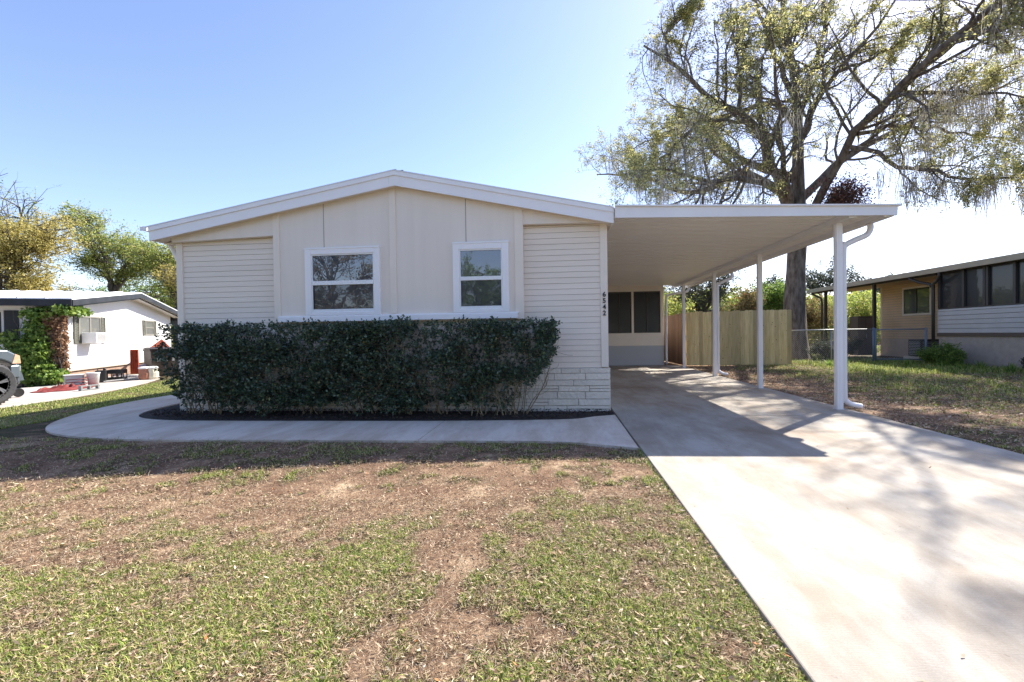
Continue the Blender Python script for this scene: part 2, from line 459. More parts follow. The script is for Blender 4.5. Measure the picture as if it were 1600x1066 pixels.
# mulch bed between walk and house
mb = MB(); n0 = len(inner)
for i in range(n0 - 1):
    a, b2 = inner[i], inner[i + 1]
    if a[1] > 8: break
    if i % 1 == 0:
        ca = (max(min(a[0], 0.8), -6.45), 7.2); cb = (max(min(b2[0], 0.8), -6.45), 7.2)
        if a[0] < -6.45: ca = (-6.45, min(max(a[1], 7.2), 8)); cb = (-6.45, min(max(b2[1], 7.2), 8))
        steps = 6
        for k in range(steps):
            def lp(p, q, t, i0):
                x = p[0] + (q[0] - p[0]) * t; y = p[1] + (q[1] - p[1]) * t
                return (x, y, -0.02 + 0.03 * math.sin(math.pi * min(t, .97)) + (0.012 * math.sin(x * 23 + y * 31) if 0 < t < 1 else 0))
            mb.add([lp(a, ca, k / steps, i), lp(b2, cb, k / steps, i), lp(b2, cb, (k + 1) / steps, i), lp(a, ca, (k + 1) / steps, i)], [(0, 1, 2, 3)])
mb.build('mulch_bed', MT['mulch'], kind='structure', smooth=True)

nd = MB()
nd.prism([(-10.62, 4.0), (-10.56, 7.6), (-10.72, 9.0), (-11.1, 10.3), (-11.9, 12.1), (-12.9, 13.7), (-14.6, 15.2), (-16.0, 14.9), (-14.2, 11.2), (-15.5, 8.4), (-17.5, 4.0)], 'z', -0.15, -0.035)
nd.build('side_driveway', concrete_mat('pale_concrete', (0.44, 0.41, 0.38), (0.52, 0.49, 0.46), (0.36, 0.30, 0.25), 1), kind='structure')

# ================================================================== THE HOUSE
FY = 7.0            # front face of the rake fascia
WY = 7.275          # lap siding plane
BY = 7.15           # face of the projecting gable panel
RX, RZ = -2.52, 3.80
LX, LZ = -6.76, 3.075
EX, EZ = 0.875, 3.075
home = thing('mobile_home', 'beige gabled manufactured home behind the long hedge, with white trim and two front windows', 'house', (-2.85, 12.5, 0))
def rakez(x, off=0.0):
    return (RZ + (x - RX) * (RZ - LZ) / (RX - LX) if x < RX else RZ - (x - RX) * (RZ - EZ) / (EX - RX)) - off
# body
b = MB()
b.prism([(-6.48, 0.0), (0.78, 0.0), (0.78, 2.9), (RX, 3.55), (-6.48, 2.85)], 'y', WY + 0.03, 24.0)
b.build('wall', MT['siding'], home)
# lap siding on the recessed lower walls
s = MB(); pitch = 0.0893; z = 0.66
while z < 2.90:
    z1 = min(z + pitch, 2.925)
    for x0, x1 in ((-6.40, 0.70),):
        ya, yb = WY - 0.012, WY - 0.008
        s.add([(x0, ya, z + .005), (x1, ya, z + .005), (x1, yb, z1), (x0, yb, z1), (x0, WY + 0.02, z + .005), (x1, WY + 0.02, z + .005), (x1, WY + 0.02, z1), (x0, WY + 0.02, z1)],
              [(0, 1, 2, 3), (0, 4, 5, 1), (0, 3, 7, 4), (1, 5, 6, 2), (2, 6, 7, 3)])
    z += pitch
s.build('lap_siding', MT['siding'], home)
sb_ = MB(); sb_.box(-6.40, .70, WY + .004, WY + .028, .66, 2.90); sb_.build('lap_shade_backing', mat('lap_gap_shade', (.40, .36, .32), .8), home)  # darker sheet behind the gaps paints the shadow line under each board
# projecting gable panel
k = BY / WY
P = lambda x, z_: (x * k, 1.207 + (z_ - 1.207) * k)
pl = MB()
pl.prism([P(-4.73, 1.47), P(-4.74, 2.935), P(-6.6, 2.885), (-6.50, rakez(-6.5, .17)), (RX, rakez(RX, .17)), (0.79, rakez(.79, .17)), P(0.81, 2.95), P(-0.515, 2.962), P(-0.53, 1.47)], 'y', BY, WY - 0.02)
pl.build('gable_panel', MT['panel'], home)
tr = MB()
def vstrip(x0, x1, z0=None, y=BY - 0.018):
    x0 *= k; x1 *= k
    z0 = z0 if z0 is not None else 1.50
    tr.add([(x0, y, z0), (x1, y, z0), (x1, y, rakez(x1, .19)), (x0, y, rakez(x0, .19)), (x0, BY + .005, z0), (x1, BY + .005, z0), (x1, BY + .005, rakez(x1, .19)), (x0, BY + .005, rakez(x0, .19))],
           [(0, 1, 2, 3), (0, 4, 5, 1), (0, 3, 7, 4), (1, 5, 6, 2), (2, 6, 7, 3)])
for a_ in ((-4.738, -4.625, 1.452), (-2.715, -2.605, 1.58), (-0.655, -0.515, 1.452)):
    tr = MB(); vstrip(*a_); tr.build('batten', MT['trimtan'], home, bev=0.003)
for x in (-3.845, -1.441):
    gv = MB(); gv.box(x * k - .004, x * k + .004, BY - 0.004, BY + .002, 1.6, rakez(x * k, .19)); gv.build('panel_joint', MT['groove'], home)
cb = MB(); cb.box(-6.50, -6.385, WY - .032, WY + .04, 0.0, 2.90)
cb.build('corner_board', MT['trimtan'], home, bev=0.004)
cb = MB(); cb.box(0.69, 0.802, WY - .032, WY + .04, 0.672, 2.925)
cb.build('corner_board', MT['trimtan'], home, bev=0.004)
# ledge below the windows
lg = MB()
lg.box(-4.56, -0.605, BY - 0.075, BY + .02, 1.462, 1.545)
lg.box(-4.575, -0.59, BY - 0.05, BY + .02, 1.545, 1.562)
lg.build('window_ledge', MT['white'], home, bev=0.004)
sf = MB(); sf.box(-4.63, -0.52, BY + .003, WY - .015, 1.445, 1.467)
sf.build('panel_underside', MT['trimtan'], home)
# soffit + fascia boards + roof
sof = MB()
for (x0, x1) in ((-6.74, RX), (RX, 0.86)):
    sof.add([(x0, FY + .02, rakez(x0, .195)), (x1, FY + .02, rakez(x1, .195)), (x1, WY, rakez(x1, .195)), (x0, WY, rakez(x0, .195)),
             (x0, FY + .02, rakez(x0, .15)), (x1, FY + .02, rakez(x1, .15)), (x1, WY, rakez(x1, .15)), (x0, WY, rakez(x0, .15))],
            [(0, 3, 2, 1), (4, 5, 6, 7), (0, 1, 5, 4), (2, 3, 7, 6), (1, 2, 6, 5), (3, 0, 4, 7)])
sof.build('soffit', MT['trimtan'], home)
so2 = MB(); so2.box(-6.74, -6.48, WY, 24, 2.86, 2.885)
so2.build('eave_soffit', MT['trimtan'], home)
def rake_board(name, o0, o1, y0, y1, m):
    f = MB()
    for (x0, x1) in ((LX, RX - 0.09), (RX - 0.088, RX + 0.09), (RX + .092, EX)):
        xs = [x0, x1] if not (x0 < RX < x1) else [x0, RX, x1]
        for a, c in zip(xs[:-1], xs[1:]):
            f.add([(a, y0, rakez(a, o1)), (c, y0, rakez(c, o1)), (c, y0, rakez(c, o0)), (a, y0, rakez(a, o0)), (a, y1, rakez(a, o1)), (c, y1, rakez(c, o1)), (c, y1, rakez(c, o0)), (a, y1, rakez(a, o0))],
                  [(0, 1, 2, 3), (7, 6, 5, 4), (0, 4, 5, 1), (3, 2, 6, 7), (0, 3, 7, 4), (1, 5, 6, 2)])
    f.build(name, m, home)
rake_board('rake_fascia', 0.055, 0.215, FY, FY + .02, MT['white'])
rake_board('drip_edge', -0.012, 0.055, FY - .018, FY + .02, MT['white'])
fs = MB(); fs.box(LX - .002, LX + .02, FY + .02, 24, 2.87, 3.03)
fs.box(EX - .02, EX + .002, FY + .02, 24, 2.86, 3.03)
fs.build('eave_fascia', MT['white'], home)
rf = MB()
for (x0, x1) in ((LX - .04, RX), (RX, EX + .0)):
    rf.add([(x0, FY - .022, rakez(x0, -.013)), (x1, FY - .022, rakez(x1, -.013)), (x1, 24.1, rakez(x1, -.013)), (x0, 24.1, rakez(x0, -.013)),
            (x0, FY - .022, rakez(x0, -.032)), (x1, FY - .022, rakez(x1, -.032)), (x1, 24.1, rakez(x1, -.032)), (x0, 24.1, rakez(x0, -.032))],
           [(0, 3, 2, 1), (4, 5, 6, 7), (0, 1, 5, 4), (2, 3, 7, 6), (1, 2, 6, 5), (3, 0, 4, 7)])
for y in np.arange(7.6, 24, 0.6):
    for (x0, x1) in ((LX, RX), (RX, EX)):
        rf.beam((x0, y, rakez(x0, -.04)), (x1, y, rakez(x1, -.04)), .03, .025)
rf.build('roof', MT['roof'], home)
rc = MB()
rc.prism([(RX - .16, rakez(RX - .16, -.028)), (RX, RZ + .045), (RX + .16, rakez(RX + .16, -.028)), (RX, RZ + .03)], 'y', FY + .02, 24)
for x in (RX - .13, RX - .015, RX + .10):
    rc.box(x, x + .04, FY + .02, FY + .07, rakez(x, -.02), rakez(x, -.05))
rc.build('ridge_cap', MT['dkbronze'], home)
gt = MB()
gt.prism([(-6.79, 3.02), (-6.86, 3.03), (-6.90, 3.105), (-6.885, 3.105), (-6.85, 3.04), (-6.79, 3.035)], 'y', 6.98, 24)
gt.box(-6.90, -6.785, 6.975, 6.985, 3.03, 3.1)
gt.build('gutter', MT['alum'], home)
ds = MB()
ds.tube([(-6.80, 7.42, 3.02), (-6.78, 7.42, 2.92), (-6.62, 7.42, 2.62), (-6.555, 7.42, 2.45), (-6.545, 7.42, 1.2), (-6.545, 7.42, 0.1)], .042, 8)
ds.build('downspout', MT['alum'], home, smooth=True)
fl = MB()
fl.add([(0.80, 6.98, 3.13), (0.90, 6.95, 3.055), (0.94, 7.2, 3.06), (0.82, 7.2, 3.15), (0.81, 6.98, 3.135), (0.905, 6.95, 3.062), (0.945, 7.2, 3.067), (0.825, 7.2, 3.157)],
       [(0, 1, 2, 3), (4, 7, 6, 5), (0, 4, 5, 1), (1, 5, 6, 2), (2, 6, 7, 3), (3, 7, 4, 0)])
fl.build('flashing', MT['alum'], home)
# stone skirting, coursed, painted
mo = MB(); mo.box(-6.50, 0.815, WY - .018, WY + .03, -0.05, 0.66); mo.build('skirting_mortar', MT['mortar'], home)
st = MB(); z = -0.04
while z < 0.655:
    h = random.choice([.058, .092, .105, .118]); h = min(h, .66 - z)
    if h < .035: break
    x = -6.5
    while x < 0.815:
        w = random.uniform(.22, .62); x2 = min(x + w, .82)
        if .82 - x2 < .08: x2 = .82
        two = h > .09 and random.random() < .3
        for (za, zb) in (((z, z + h / 2 - .001), (z + h / 2, z + h)) if two else ((z, z + h),)):
            p = WY - .034 - random.uniform(0, .012)
            st.box(x + .004, x2 - .004, p, WY, za + .004, zb - .004)
        x = x2
    z += h
st.build('skirting_stones', MT['stone'], home, bev=0.006)
sr = MB(); z = -0.04
while z < .65:
    h = random.choice([.09, .11]); sr.box(.80, .832, WY + .02, WY + .45, z, min(z + h - .008, .655)); z += h
sr.build('skirting_return', MT['stone'], home, bev=.005)
sw = MB()
for i in range(33):
    sw.box(.78, .80, WY + .045, 17.0, .66 + i * .07, .66 + i * .07 + .066)
sw.build('side_siding', MT['siding'], home)

# windows
def window(x0, x1, z0, z1, gx0, gx1, gz0, gz1, zr0, zr1, y=BY, lab=None):
    w = bpy.data.objects.new('window', None); COL.objects.link(w); w.parent = home
    w.empty_display_size = .1
    if lab: w['label'] = lab
    c = MB()
    c.box(x0, gx0 - .02, y - .055, y + .01, z0, z1); c.box(gx1 + .02, x1, y - .055, y + .01, z0, z1)
    c.box(gx0 - .02, gx1 + .02, y - .055, y + .01, gz1 + .02, z1); c.box(gx0 - .02, gx1 + .02, y - .055, y + .01, z0, gz0 - .045)
    c.box(x0 - .004, x1 + .004, y - .062, y - .03, z1 - .022, z1 + .008)
    c.build('casing', MT['white'], w, bev=.005)
    f = MB()
    f.box(gx0 - .022, gx0, y - .042, y - .005, gz0 - .047, gz1 + .022); f.box(gx1, gx1 + .022, y - .042, y - .005, gz0 - .047, gz1 + .022)
    f.box(gx0, gx1, y - .042, y - .005, gz1, gz1 + .022); f.box(gx0, gx1, y - .042, y - .005, gz0 - .047, gz0)
    f.build('sash', MT['vinyl'], w, bev=.003)
    r = MB(); r.box(gx0 - .012, gx1 + .012, y - .05, y - .004, zr0, zr1); r.build('meeting_rail', MT['vinyl'], w, bev=.004)
    g = MB(); g.box(gx0 - .004, gx1 + .004, y - .022, y - .012, zr1 - .01, gz1 + .005); g.build('pane', MT['glass'], w)
    g = MB(); g.box(gx0 - .004, gx1 + .004, y - .016, y - .008, gz0 - .005, zr0 + .01); g.build('pane', MT['glass_screen'], w)
    e = MB(); t_ = .009
    e.box(gx0, gx0 + t_, y - .03, y - .017, gz0, zr0); e.box(gx1 - t_, gx1, y - .03, y - .017, gz0, zr0); e.box(gx0, gx1, y - .03, y - .017, gz0, gz0 + t_)
    e.build('screen_frame', MT['dkbronze'], w)
Y2 = (BY - .05) / WY
X_ = lambda v: v * Y2
Z_ = lambda v: 1.207 + (v - 1.207) * Y2
window(X_(-4.193), X_(-2.894), 1.563, Z_(2.697), X_(-4.065), X_(-3.016), Z_(1.675), Z_(2.572), Z_(2.078), Z_(2.148), lab='wider left window with white casing')
window(X_(-1.667), X_(-0.754), 1.563, Z_(2.706), X_(-1.541), X_(-0.880), Z_(1.675), Z_(2.572), Z_(2.092), Z_(2.155), lab='narrower right window with white casing')

# house numbers 6 5 4 2, stacked down the corner board
for i, ch in enumerate('6542'):
    cu = bpy.data.curves.new('digit', 'FONT'); cu.body = ch; cu.size = 0.105; cu.extrude = .006; cu.offset = .002
    cu.align_x = 'CENTER'
    tmp = bpy.data.objects.new('tmp', cu); COL.objects.link(tmp)
    dg = bpy.context.evaluated_depsgraph_get(); dg.update()
    me = bpy.data.meshes.new_from_object(tmp.evaluated_get(dg)); me.name = 'house_number'
    bpy.data.objects.remove(tmp)
    me.materials.clear(); me.materials.append(MT['black'])
    o = bpy.data.objects.new('house_number', me); COL.objects.link(o)
    o.parent = home
    o.location = Vector((0.745, WY - .042, 1.777 - i * .0975)) - home.location
    o.rotation_euler = (R(90), 0, 0)

CX0, CX1 = 0.90, 4.80
def cz(x): return 2.985 - (x - CX0) * 0.030          # underside of the pans
# enclosed porch across the back of the carport
PY = 17.0
pw = MB()
pw.box(0.80, 3.87, PY, 21, 0.0, 0.72)
pw.build('porch_base', mat('grey_vinyl', (0.46, 0.46, 0.47), .6, (0.50, 0.50, 0.51), 2), home)
pw = MB()
for i in range(7):
    pw.add([(0.80, PY - .018, i * .1 + .02), (3.872, PY - .018, i * .1 + .02), (3.872, PY - .004, i * .1 + .12), (0.80, PY - .004, i * .1 + .12), (0.8, PY + .01, i * .1 + .02), (3.872, PY + .01, i * .1 + .02)], [(0, 1, 2, 3), (0, 4, 5, 1)])
pw.build('porch_siding', mat('grey_vinyl_laps', (0.46, 0.46, 0.47), .6), home)
pw = MB()
pw.box(0.80, 3.87, PY - .02, 21, 0.722, 1.19); pw.prism([(.80, 2.70), (3.87, 2.70), (3.87, cz(3.87) + .03), (.80, cz(.8) + .03)], 'y', PY - .02, 21)
pw.box(0.80, 0.95, PY - .02, 21, 1.19, 2.70); pw.box(2.72, 2.80, PY - .03, 21, 1.19, 2.70); pw.box(3.75, 3.87, PY - .02, 21, 1.19, 2.70)
pw.build('porch_wall', MT['trimtan'], home, bev=.004)
for (a, c) in ((0.95, 2.72), (2.80, 3.75)):
    w = bpy.data.objects.new('porch_window', None); COL.objects.link(w); w.parent = home
    g = MB(); g.box(a, c, PY + .02, PY + .03, 1.19, 2.70); g.build('pane', MT['porch_glass'], w)
    f = MB(); f.box(a, a + .03, PY - .01, PY + .02, 1.19, 2.7); f.box(c - .03, c, PY - .01, PY + .02, 1.19, 2.7)
    f.box(a + .03, c - .03, PY - .01, PY + .02, 1.19, 1.22); f.box(a + .03, c - .03, PY - .01, PY + .02, 2.66, 2.7)
    f.box((a + c) / 2 - .015 if a > 2 else 2.28, (a + c) / 2 + .015 if a > 2 else 2.31, PY - .01, PY + .02, 1.22, 2.66)
    f.build('frame', MT['dkbronze'], w)

# ================================================================== THE CARPORT
cp = thing('carport', 'open white aluminium carport with ribbed pan roof over the driveway', 'carport', (2.6, 12, 0))
CX0, CX1 = 0.90, 4.80
prof = []; y = 6.99; per = 0.305
while y < 17.0:
    prof += [(y, .0), (y + .175, .0), (y + .178, .05), (y + .208, .05), (y + .211, .0), (y + .268, .0), (y + .271, .06), (y + per - .003, .06)]
    y += per
V = []; F = []
for (yy, dz) in prof:
    for x in (CX0, 4.70):
        V.append((x, min(yy, 17.1), cz(x) + dz))
for (yy, dz) in prof:
    for x in (CX0, 4.70):
        V.append((x, min(yy, 17.1), cz(x) + .09))
n = len(prof)
for i in range(n - 1):
    F.append((2 * i, 2 * i + 1, 2 * i + 3, 2 * i + 2)); o_ = 2 * n
    F.append((o_ + 2 * i, o_ + 2 * i + 2, o_ + 2 * i + 3, o_ + 2 * i + 1))
m_ = MB(); m_.add(V, F); m_.build('pan_roof', MT['ceil'], cp)
f = MB()
f.add([(CX0 - .01, 6.94, 2.925), (4.80, 6.94, 2.808), (4.80, 6.94, 2.945), (CX0 - .01, 6.94, 3.10), (CX0 - .01, 6.985, 2.925), (4.80, 6.985, 2.808), (4.80, 6.985, 2.945), (CX0 - .01, 6.985, 3.10)],
      [(0, 1, 2, 3), (7, 6, 5, 4), (0, 4, 5, 1), (3, 2, 6, 7), (0, 3, 7, 4), (1, 5, 6, 2)])
f.beam((CX0 - .01, 6.945, 3.100), (4.84, 6.945, 2.945), .075, .022)
f.build('front_fascia', MT['alum'], cp)
g = MB()
g.prism([(4.66, 2.80), (4.78, 2.80), (4.80, 2.84), (4.80, 2.93), (4.825, 2.945), (4.825, 2.955), (4.785, 2.95), (4.785, 2.85), (4.765, 2.815), (4.675, 2.815), (4.675, 2.92), (4.66, 2.92)], 'y', 6.99, 17.1)
g.build('gutter', MT['alum'], cp)
PX = 4.24
bm_ = MB(); bm_.box(PX - .05, PX + .05, 6.99, 17.0, 2.805, 2.872); bm_.box(PX - .075, PX + .075, 6.99, 17.0, 2.872, 2.883)
bm_.build('beam', MT['alum'], cp, bev=.003)
for yy in (7.34, 10.02, 12.78, 15.76):
    p = MB(); p.box(PX - .044, PX + .044, yy - .044, yy + .044, 0.006, 2.804)
    p.box(PX - .048, PX + .048, yy - .018, yy + .018, .01, 2.79); p.box(PX - .018, PX + .018, yy - .048, yy + .048, .01, 2.79)
    p.box(PX - .055, PX + .055, yy - .055, yy + .055, 0.0, 0.008)
    p.build('post', MT['alum'], cp, bev=.004)
for yy in (7.40, 12.86, 16.88):
    q = MB()
    pts = smooth_poly([(4.73, yy, 2.80), (4.735, yy, 2.72), (4.68, yy, 2.63), (4.52, yy, 2.56), (4.39, yy, 2.49), (4.352, yy, 2.38), (4.352, yy, 1.2), (4.355, yy, 0.22), (4.38, yy, 0.12), (4.46, yy, 0.06), (4.60, yy, 0.03)], 4)
    if yy > 16: pts = smooth_poly([(4.73, yy, 2.80), (4.72, yy, 2.72), (4.62, yy, 2.64), (4.20, yy, 2.58), (4.0, yy, 2.52), (3.935, yy, 2.42), (3.93, yy, 1.2), (3.93, yy, .05)], 4)
    q.tube(pts, .042, 8)
    q.build('downspout', MT['alum'], cp, smooth=True)

# ================================================================== FENCES
wf = thing('wood_fence', 'new pale pine privacy fence of vertical boards beyond the carport', 'fence', (6.3, 16.85, 0))
bd = MB(); kn = MB(); x = 4.62; i = 0
while x < 8.18:
    w = .138; zt = 1.915 + random.uniform(-.02, .02) + .008 * (x - 4.6)
    yy = 16.84 + random.uniform(-.004, .004)
    bd.prism([(x, .0), (x + w, .0), (x + w, zt - .025), (x + w - .025, zt), (x + .025, zt), (x, zt - .025)], 'y', yy, yy + .018)
    for _ in range(random.randint(1, 5)):
        kx = x + random.uniform(.02, w - .02); kz = random.uniform(.1, 1.85); r_ = random.uniform(.007, .016)
        kn.lathe([(r_, 0), (r_ * .9, .003)], (kx, yy - .003, kz), 7, 'y')
    x += w + .005
bd.build('boards', MT['woodfence'], wf)
kn.build('knots', MT['knot'], wf, kind='stuff')
for z in (.35, 1.0, 1.65):
    rl = MB(); rl.box(4.6, 8.2, 16.87, 16.91, z, z + .09); rl.build('rail', MT['woodfence'], wf)
for xx in (4.6, 6.4, 8.15):
    pp = MB(); pp.box(xx - .045, xx + .045, 16.915, 17.0, -.1, 1.85); pp.build('post', MT['woodfence'], wf)
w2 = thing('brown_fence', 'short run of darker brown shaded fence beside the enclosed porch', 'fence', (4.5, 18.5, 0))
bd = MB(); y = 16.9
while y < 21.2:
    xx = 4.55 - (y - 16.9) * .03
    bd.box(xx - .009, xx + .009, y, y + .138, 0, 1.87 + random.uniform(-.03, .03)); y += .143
bd.build('boards', MT['shaded_old_fence'], w2)
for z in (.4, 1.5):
    rl = MB(); rl.beam((4.59, 16.95, z), (4.46, 21.2, z), .04, .09); rl.build('rail', MT['shaded_old_fence'], w2)

def chain(name, label, A, B, h, posts, parts_mat, gate=False, group=None):
    A = Vector(A); B = Vector(B); t = thing(name, label, 'gate' if gate else 'fence', A, group=group)
    d_ = B - A; Ln = d_.length; u = d_ / Ln
    for hh in ((h, .12) if gate else (h,)):
        r_ = MB(); r_.tube([A + Vector((0, 0, hh)), B + Vector((0, 0, hh))], .021, 8); r_.build('rail', parts_mat, t, smooth=True)
    for f_ in posts:
        p = MB(); q = A + d_ * f_; rr = .035 if f_ in (0, 1) else .024
        p.tube([q + Vector((0, 0, -.05)), q + Vector((0, 0, h + (.05 if rr > .03 else -.02)))], rr, 10); p.build('post', MT['postblue'] if rr > .03 else MT['galv'], t, smooth=True)
    w = MB(); s_ = .075; x = -h
    while x < Ln:
        for sg in (1, -1):
            a0, z0, a1, z1 = x, (0.03 if sg > 0 else h), x + h, (h if sg > 0 else 0.03)
            if a0 < 0: z0 += (-a0) / h * (z1 - z0); a0 = 0
            if a1 > Ln:
                fr = (Ln - a0) / (a1 - a0); z1 = z0 + (z1 - z0) * fr; a1 = Ln
            if a1 - a0 > .02:
                o_ = Vector((0, .004 * sg, 0))
                w.tube([A + u * a0 + Vector((0, 0, z0)) + o_, A + u * a1 + Vector((0, 0, z1)) + o_], .0028, 3, cap=False)
        x += s_
    w.build('wire_mesh', MT['galv'], t)
    return t
chain('chain_link_fence', 'low chain link fence with grey rail between the wood fence and the tan house', (8.25, 17.15, 0), (11.35, 17.6, 0), 1.2, (.0, .5, 1), MT['galv'])
chain('chain_link_gate', 'narrow chain link gate with blue grey posts beside the screened porch', (11.42, 17.6, 0), (12.8, 17.2, 0), 1.18, (0, 1), MT['postblue'], gate=True)

# ================================================================== TAN NEIGHBOUR HOUSE (right)
nr = thing('tan_house', 'tan sided single storey house with screened porch at the right edge', 'house', (17, 17, 0))
NX = 13.0
m_tan = mat('tan_siding', (0.50, 0.36, 0.22), .65, (0.56, 0.41, 0.26), 1.5)
m_blk = mat('painted_block', (0.40, 0.33, 0.27), .85, (0.46, 0.385, 0.32), 6, bump=.4, bscale=30)
m_fasc = mat('taupe_fascia', (0.37, 0.31, 0.22), .55, (0.42, 0.35, 0.25), 2)
def laps(mb_, x, y0, y1, z0, z1, p):
    z = z0
    while z < z1 - .01:
        zz = min(z + p, z1)
        g_ = .10 * p; mb_.add([(x - .03, y0, z + g_), (x - .03, y1, z + g_), (x - .02, y1, zz), (x - .02, y0, zz), (x + .01, y0, z + g_), (x + .01, y1, z + g_), (x + .01, y1, zz), (x + .01, y0, zz)], [(0, 1, 2, 3), (0, 4, 5, 1), (3, 2, 6, 7), (1, 5, 6, 2), (0, 3, 7, 4)])
        z += p
b = MB(); b.box(15.0, 22, 8, 22.7, 0.2, 3.25); b.build('wall', m_tan, nr)
s = MB(); s.box(14.985, 14.995, 17.0, 22.7, .75, 3.3); s.build('lap_shade_backing', MT['groove'], nr)  # dark sheet stands in for the shade under each lap
s = MB(); laps(s, 15.0, 17.0, 22.7, .75, 3.3, .11); s.build('lap_siding', m_tan, nr)
s = MB(); s.box(14.97, 15.02, 22.62, 22.74, .7, 3.3); s.build('corner_trim', mat('cream', (.6, .52, .4), .6), nr)
b = MB(); b.box(14.96, 15.05, 17, 22.72, -.05, .75); b.build('foundation', m_blk, nr)
b = MB(); b.box(13.02, 15.0, 8, 16.95, -.05, .93); b.build('porch_foundation', m_blk, nr)
b = MB(); b.box(12.97, 13.02, 8, 16.97, .93, 1.03); b.build('porch_ledge', mat('brown_ledge', (.12, .085, .06), .7), nr)
b = MB(); b.box(13.015, 13.2, 8, 16.95, 1.03, 1.83); b.build('porch_base_wall', MT['siding'], nr)
s = MB(); s.box(13.0, 13.008, 8, 16.95, 1.03, 1.83); s.build('lap_shade_backing', MT['groove'], nr)  # shade lines of the porch laps, put in as a dark sheet
s = MB(); laps(s, 13.01, 8, 16.95, 1.03, 1.83, .145); s.build('porch_siding', mat('pale_siding', (.50, .47, .44), .6, (.55, .52, .49), 1.5), nr)
g = MB(); g.box(13.06, 13.08, 8, 16.95, 1.83, 3.12); g.build('screen_panel', MT['screen'], nr)
fr = MB(); fr.box(13.02, 13.10, 8, 16.97, 1.83, 1.88); fr.box(13.02, 13.10, 8, 16.97, 3.06, 3.14)
for yy in (16.93, 16.0, 15.28, 15.18, 14.35, 13.5, 12.6, 11.7, 10.8, 9.9, 9.0):
    fr.box(13.0, 13.09, yy - .04, yy + .04, 1.88, 3.06)
fr.build('screen_frame', MT['dkbronze'], nr)
g = MB(); g.box(13.05, 15.0, 16.93, 16.95, 1.83, 3.1); g.build('end_screen', MT['screen'], nr)
rf = MB()
zt = lambda x: 3.235 + (x - 12.72) * .13
for (xa, xb, up_) in ((12.72, 17.8, 1),):
    rf.add([(xa, 7.5, zt(xa)), (xb, 7.5, zt(xb)), (xb, 24.6, zt(xb)), (xa, 24.6, zt(xa)), (xa, 7.5, zt(xa) - .06), (xb, 7.5, zt(xb) - .06), (xb, 24.6, zt(xb) - .06), (xa, 24.6, zt(xa) - .06)],
           [(0, 1, 2, 3), (7, 6, 5, 4), (0, 4, 5, 1), (2, 6, 7, 3), (0, 3, 7, 4)])
rf.add([(17.8, 7.5, zt(17.8)), (23, 7.5, 3.2), (23, 24.6, 3.2), (17.8, 24.6, zt(17.8)), (17.8, 7.5, zt(17.8) - .06), (23, 7.5, 3.14), (23, 24.6, 3.14), (17.8, 24.6, zt(17.8) - .06)],
       [(0, 1, 2, 3), (7, 6, 5, 4), (0, 4, 5, 1), (2, 6, 7, 3), (1, 5, 6, 2)])
rf.build('roof', mat('grey_shingle', (.22, .21, .20), .9, (.30, .29, .27), 12), nr)
f = MB(); f.box(12.68, 12.715, 7.5, 24.6, 3.06, 3.24); f.build('eave_fascia', m_fasc, nr, bev=.004)
f = MB(); f.box(12.72, 15.0, 16.98, 24.6, 3.12, 3.14); f.build('soffit', m_tan, nr)
bmn = MB(); bmn.box(12.95, 13.05, 16.97, 24.55, 3.02, 3.12); bmn.build('carport_beam', MT['dkbronze'], nr)
for yy in (20.1, 23.5):
    p = MB(); p.box(12.95, 13.05, yy - .05, yy + .05, -.05, 3.02); p.build('post', MT['dkbronze'], nr)
for pts in ([(12.75, 16.6, 3.08), (12.78, 16.6, 2.97), (12.86, 16.8, 2.82), (12.9, 17.03, 2.72), (12.92, 17.05, 2.5), (12.92, 17.05, .1)],
            [(12.75, 24.2, 3.08), (12.78, 24.2, 2.98), (12.86, 23.95, 2.85), (12.9, 23.68, 2.74), (12.92, 23.66, 2.5), (12.92, 23.66, .1)],
            [(12.75, 17.9, 3.08), (12.78, 17.85, 2.97), (12.86, 17.5, 2.82), (12.9, 17.14, 2.72), (12.93, 17.12, 2.62)]):
    p = MB(); p.tube(pts, .05, 8); p.build('downspout', MT['dkbronze'], nr, smooth=True)
w = bpy.data.objects.new('window', None); COL.objects.link(w); w.parent = nr
g = MB(); g.box(14.965, 14.975, 19.9, 21.28, 1.83, 2.88); g.build('pane', MT['glass_screen'], w)
f = MB()
for (a, c, e, h_) in ((19.82, 19.9, 1.75, 2.96), (21.28, 21.36, 1.75, 2.96)): f.box(14.94, 14.985, a, c, e, h_)
f.box(14.94, 14.985, 19.9, 21.28, 1.75, 1.83); f.box(14.94, 14.985, 19.9, 21.28, 2.88, 2.96)
f.build('casing', mat('pale_casing', (.66, .6, .5), .6), w)
f = MB(); f.box(14.95, 14.984, 20.57, 20.62, 1.83, 2.88); f.build('mullion', MT['black'], w)

ac = thing('air_conditioner', 'dark outdoor air conditioner unit at the foot of the tan house wall', 'air conditioner', (14.2, 19.2, 0))
b = MB(); b.box(13.85, 14.55, 18.85, 19.5, .12, .78); b.build('housing', MT['dkbronze'], ac, bev=.02)
b = MB(); 
for i in range(9): b.box(13.84, 13.85, 18.9, 19.45, .18 + i * .06, .205 + i * .06); b.box(13.9, 14.5, 18.838, 18.85, .18 + i * .06, .205 + i * .06)
b.build('grille', MT['galv'], ac)
b = MB(); b.box(13.75, 14.65, 18.75, 19.6, -.05, .12); b.build('pad', MT['walk'], ac)
cbn = thing('storage_cabinet', 'brown metal cabinet standing by the carport post of the tan house', 'cabinet', (13.6, 21.9, 0))
b = MB(); b.box(13.3, 13.95, 21.6, 22.2, .05, 1.78); b.build('body', mat('brown_metal', (.10, .07, .05), .6), cbn, bev=.015)
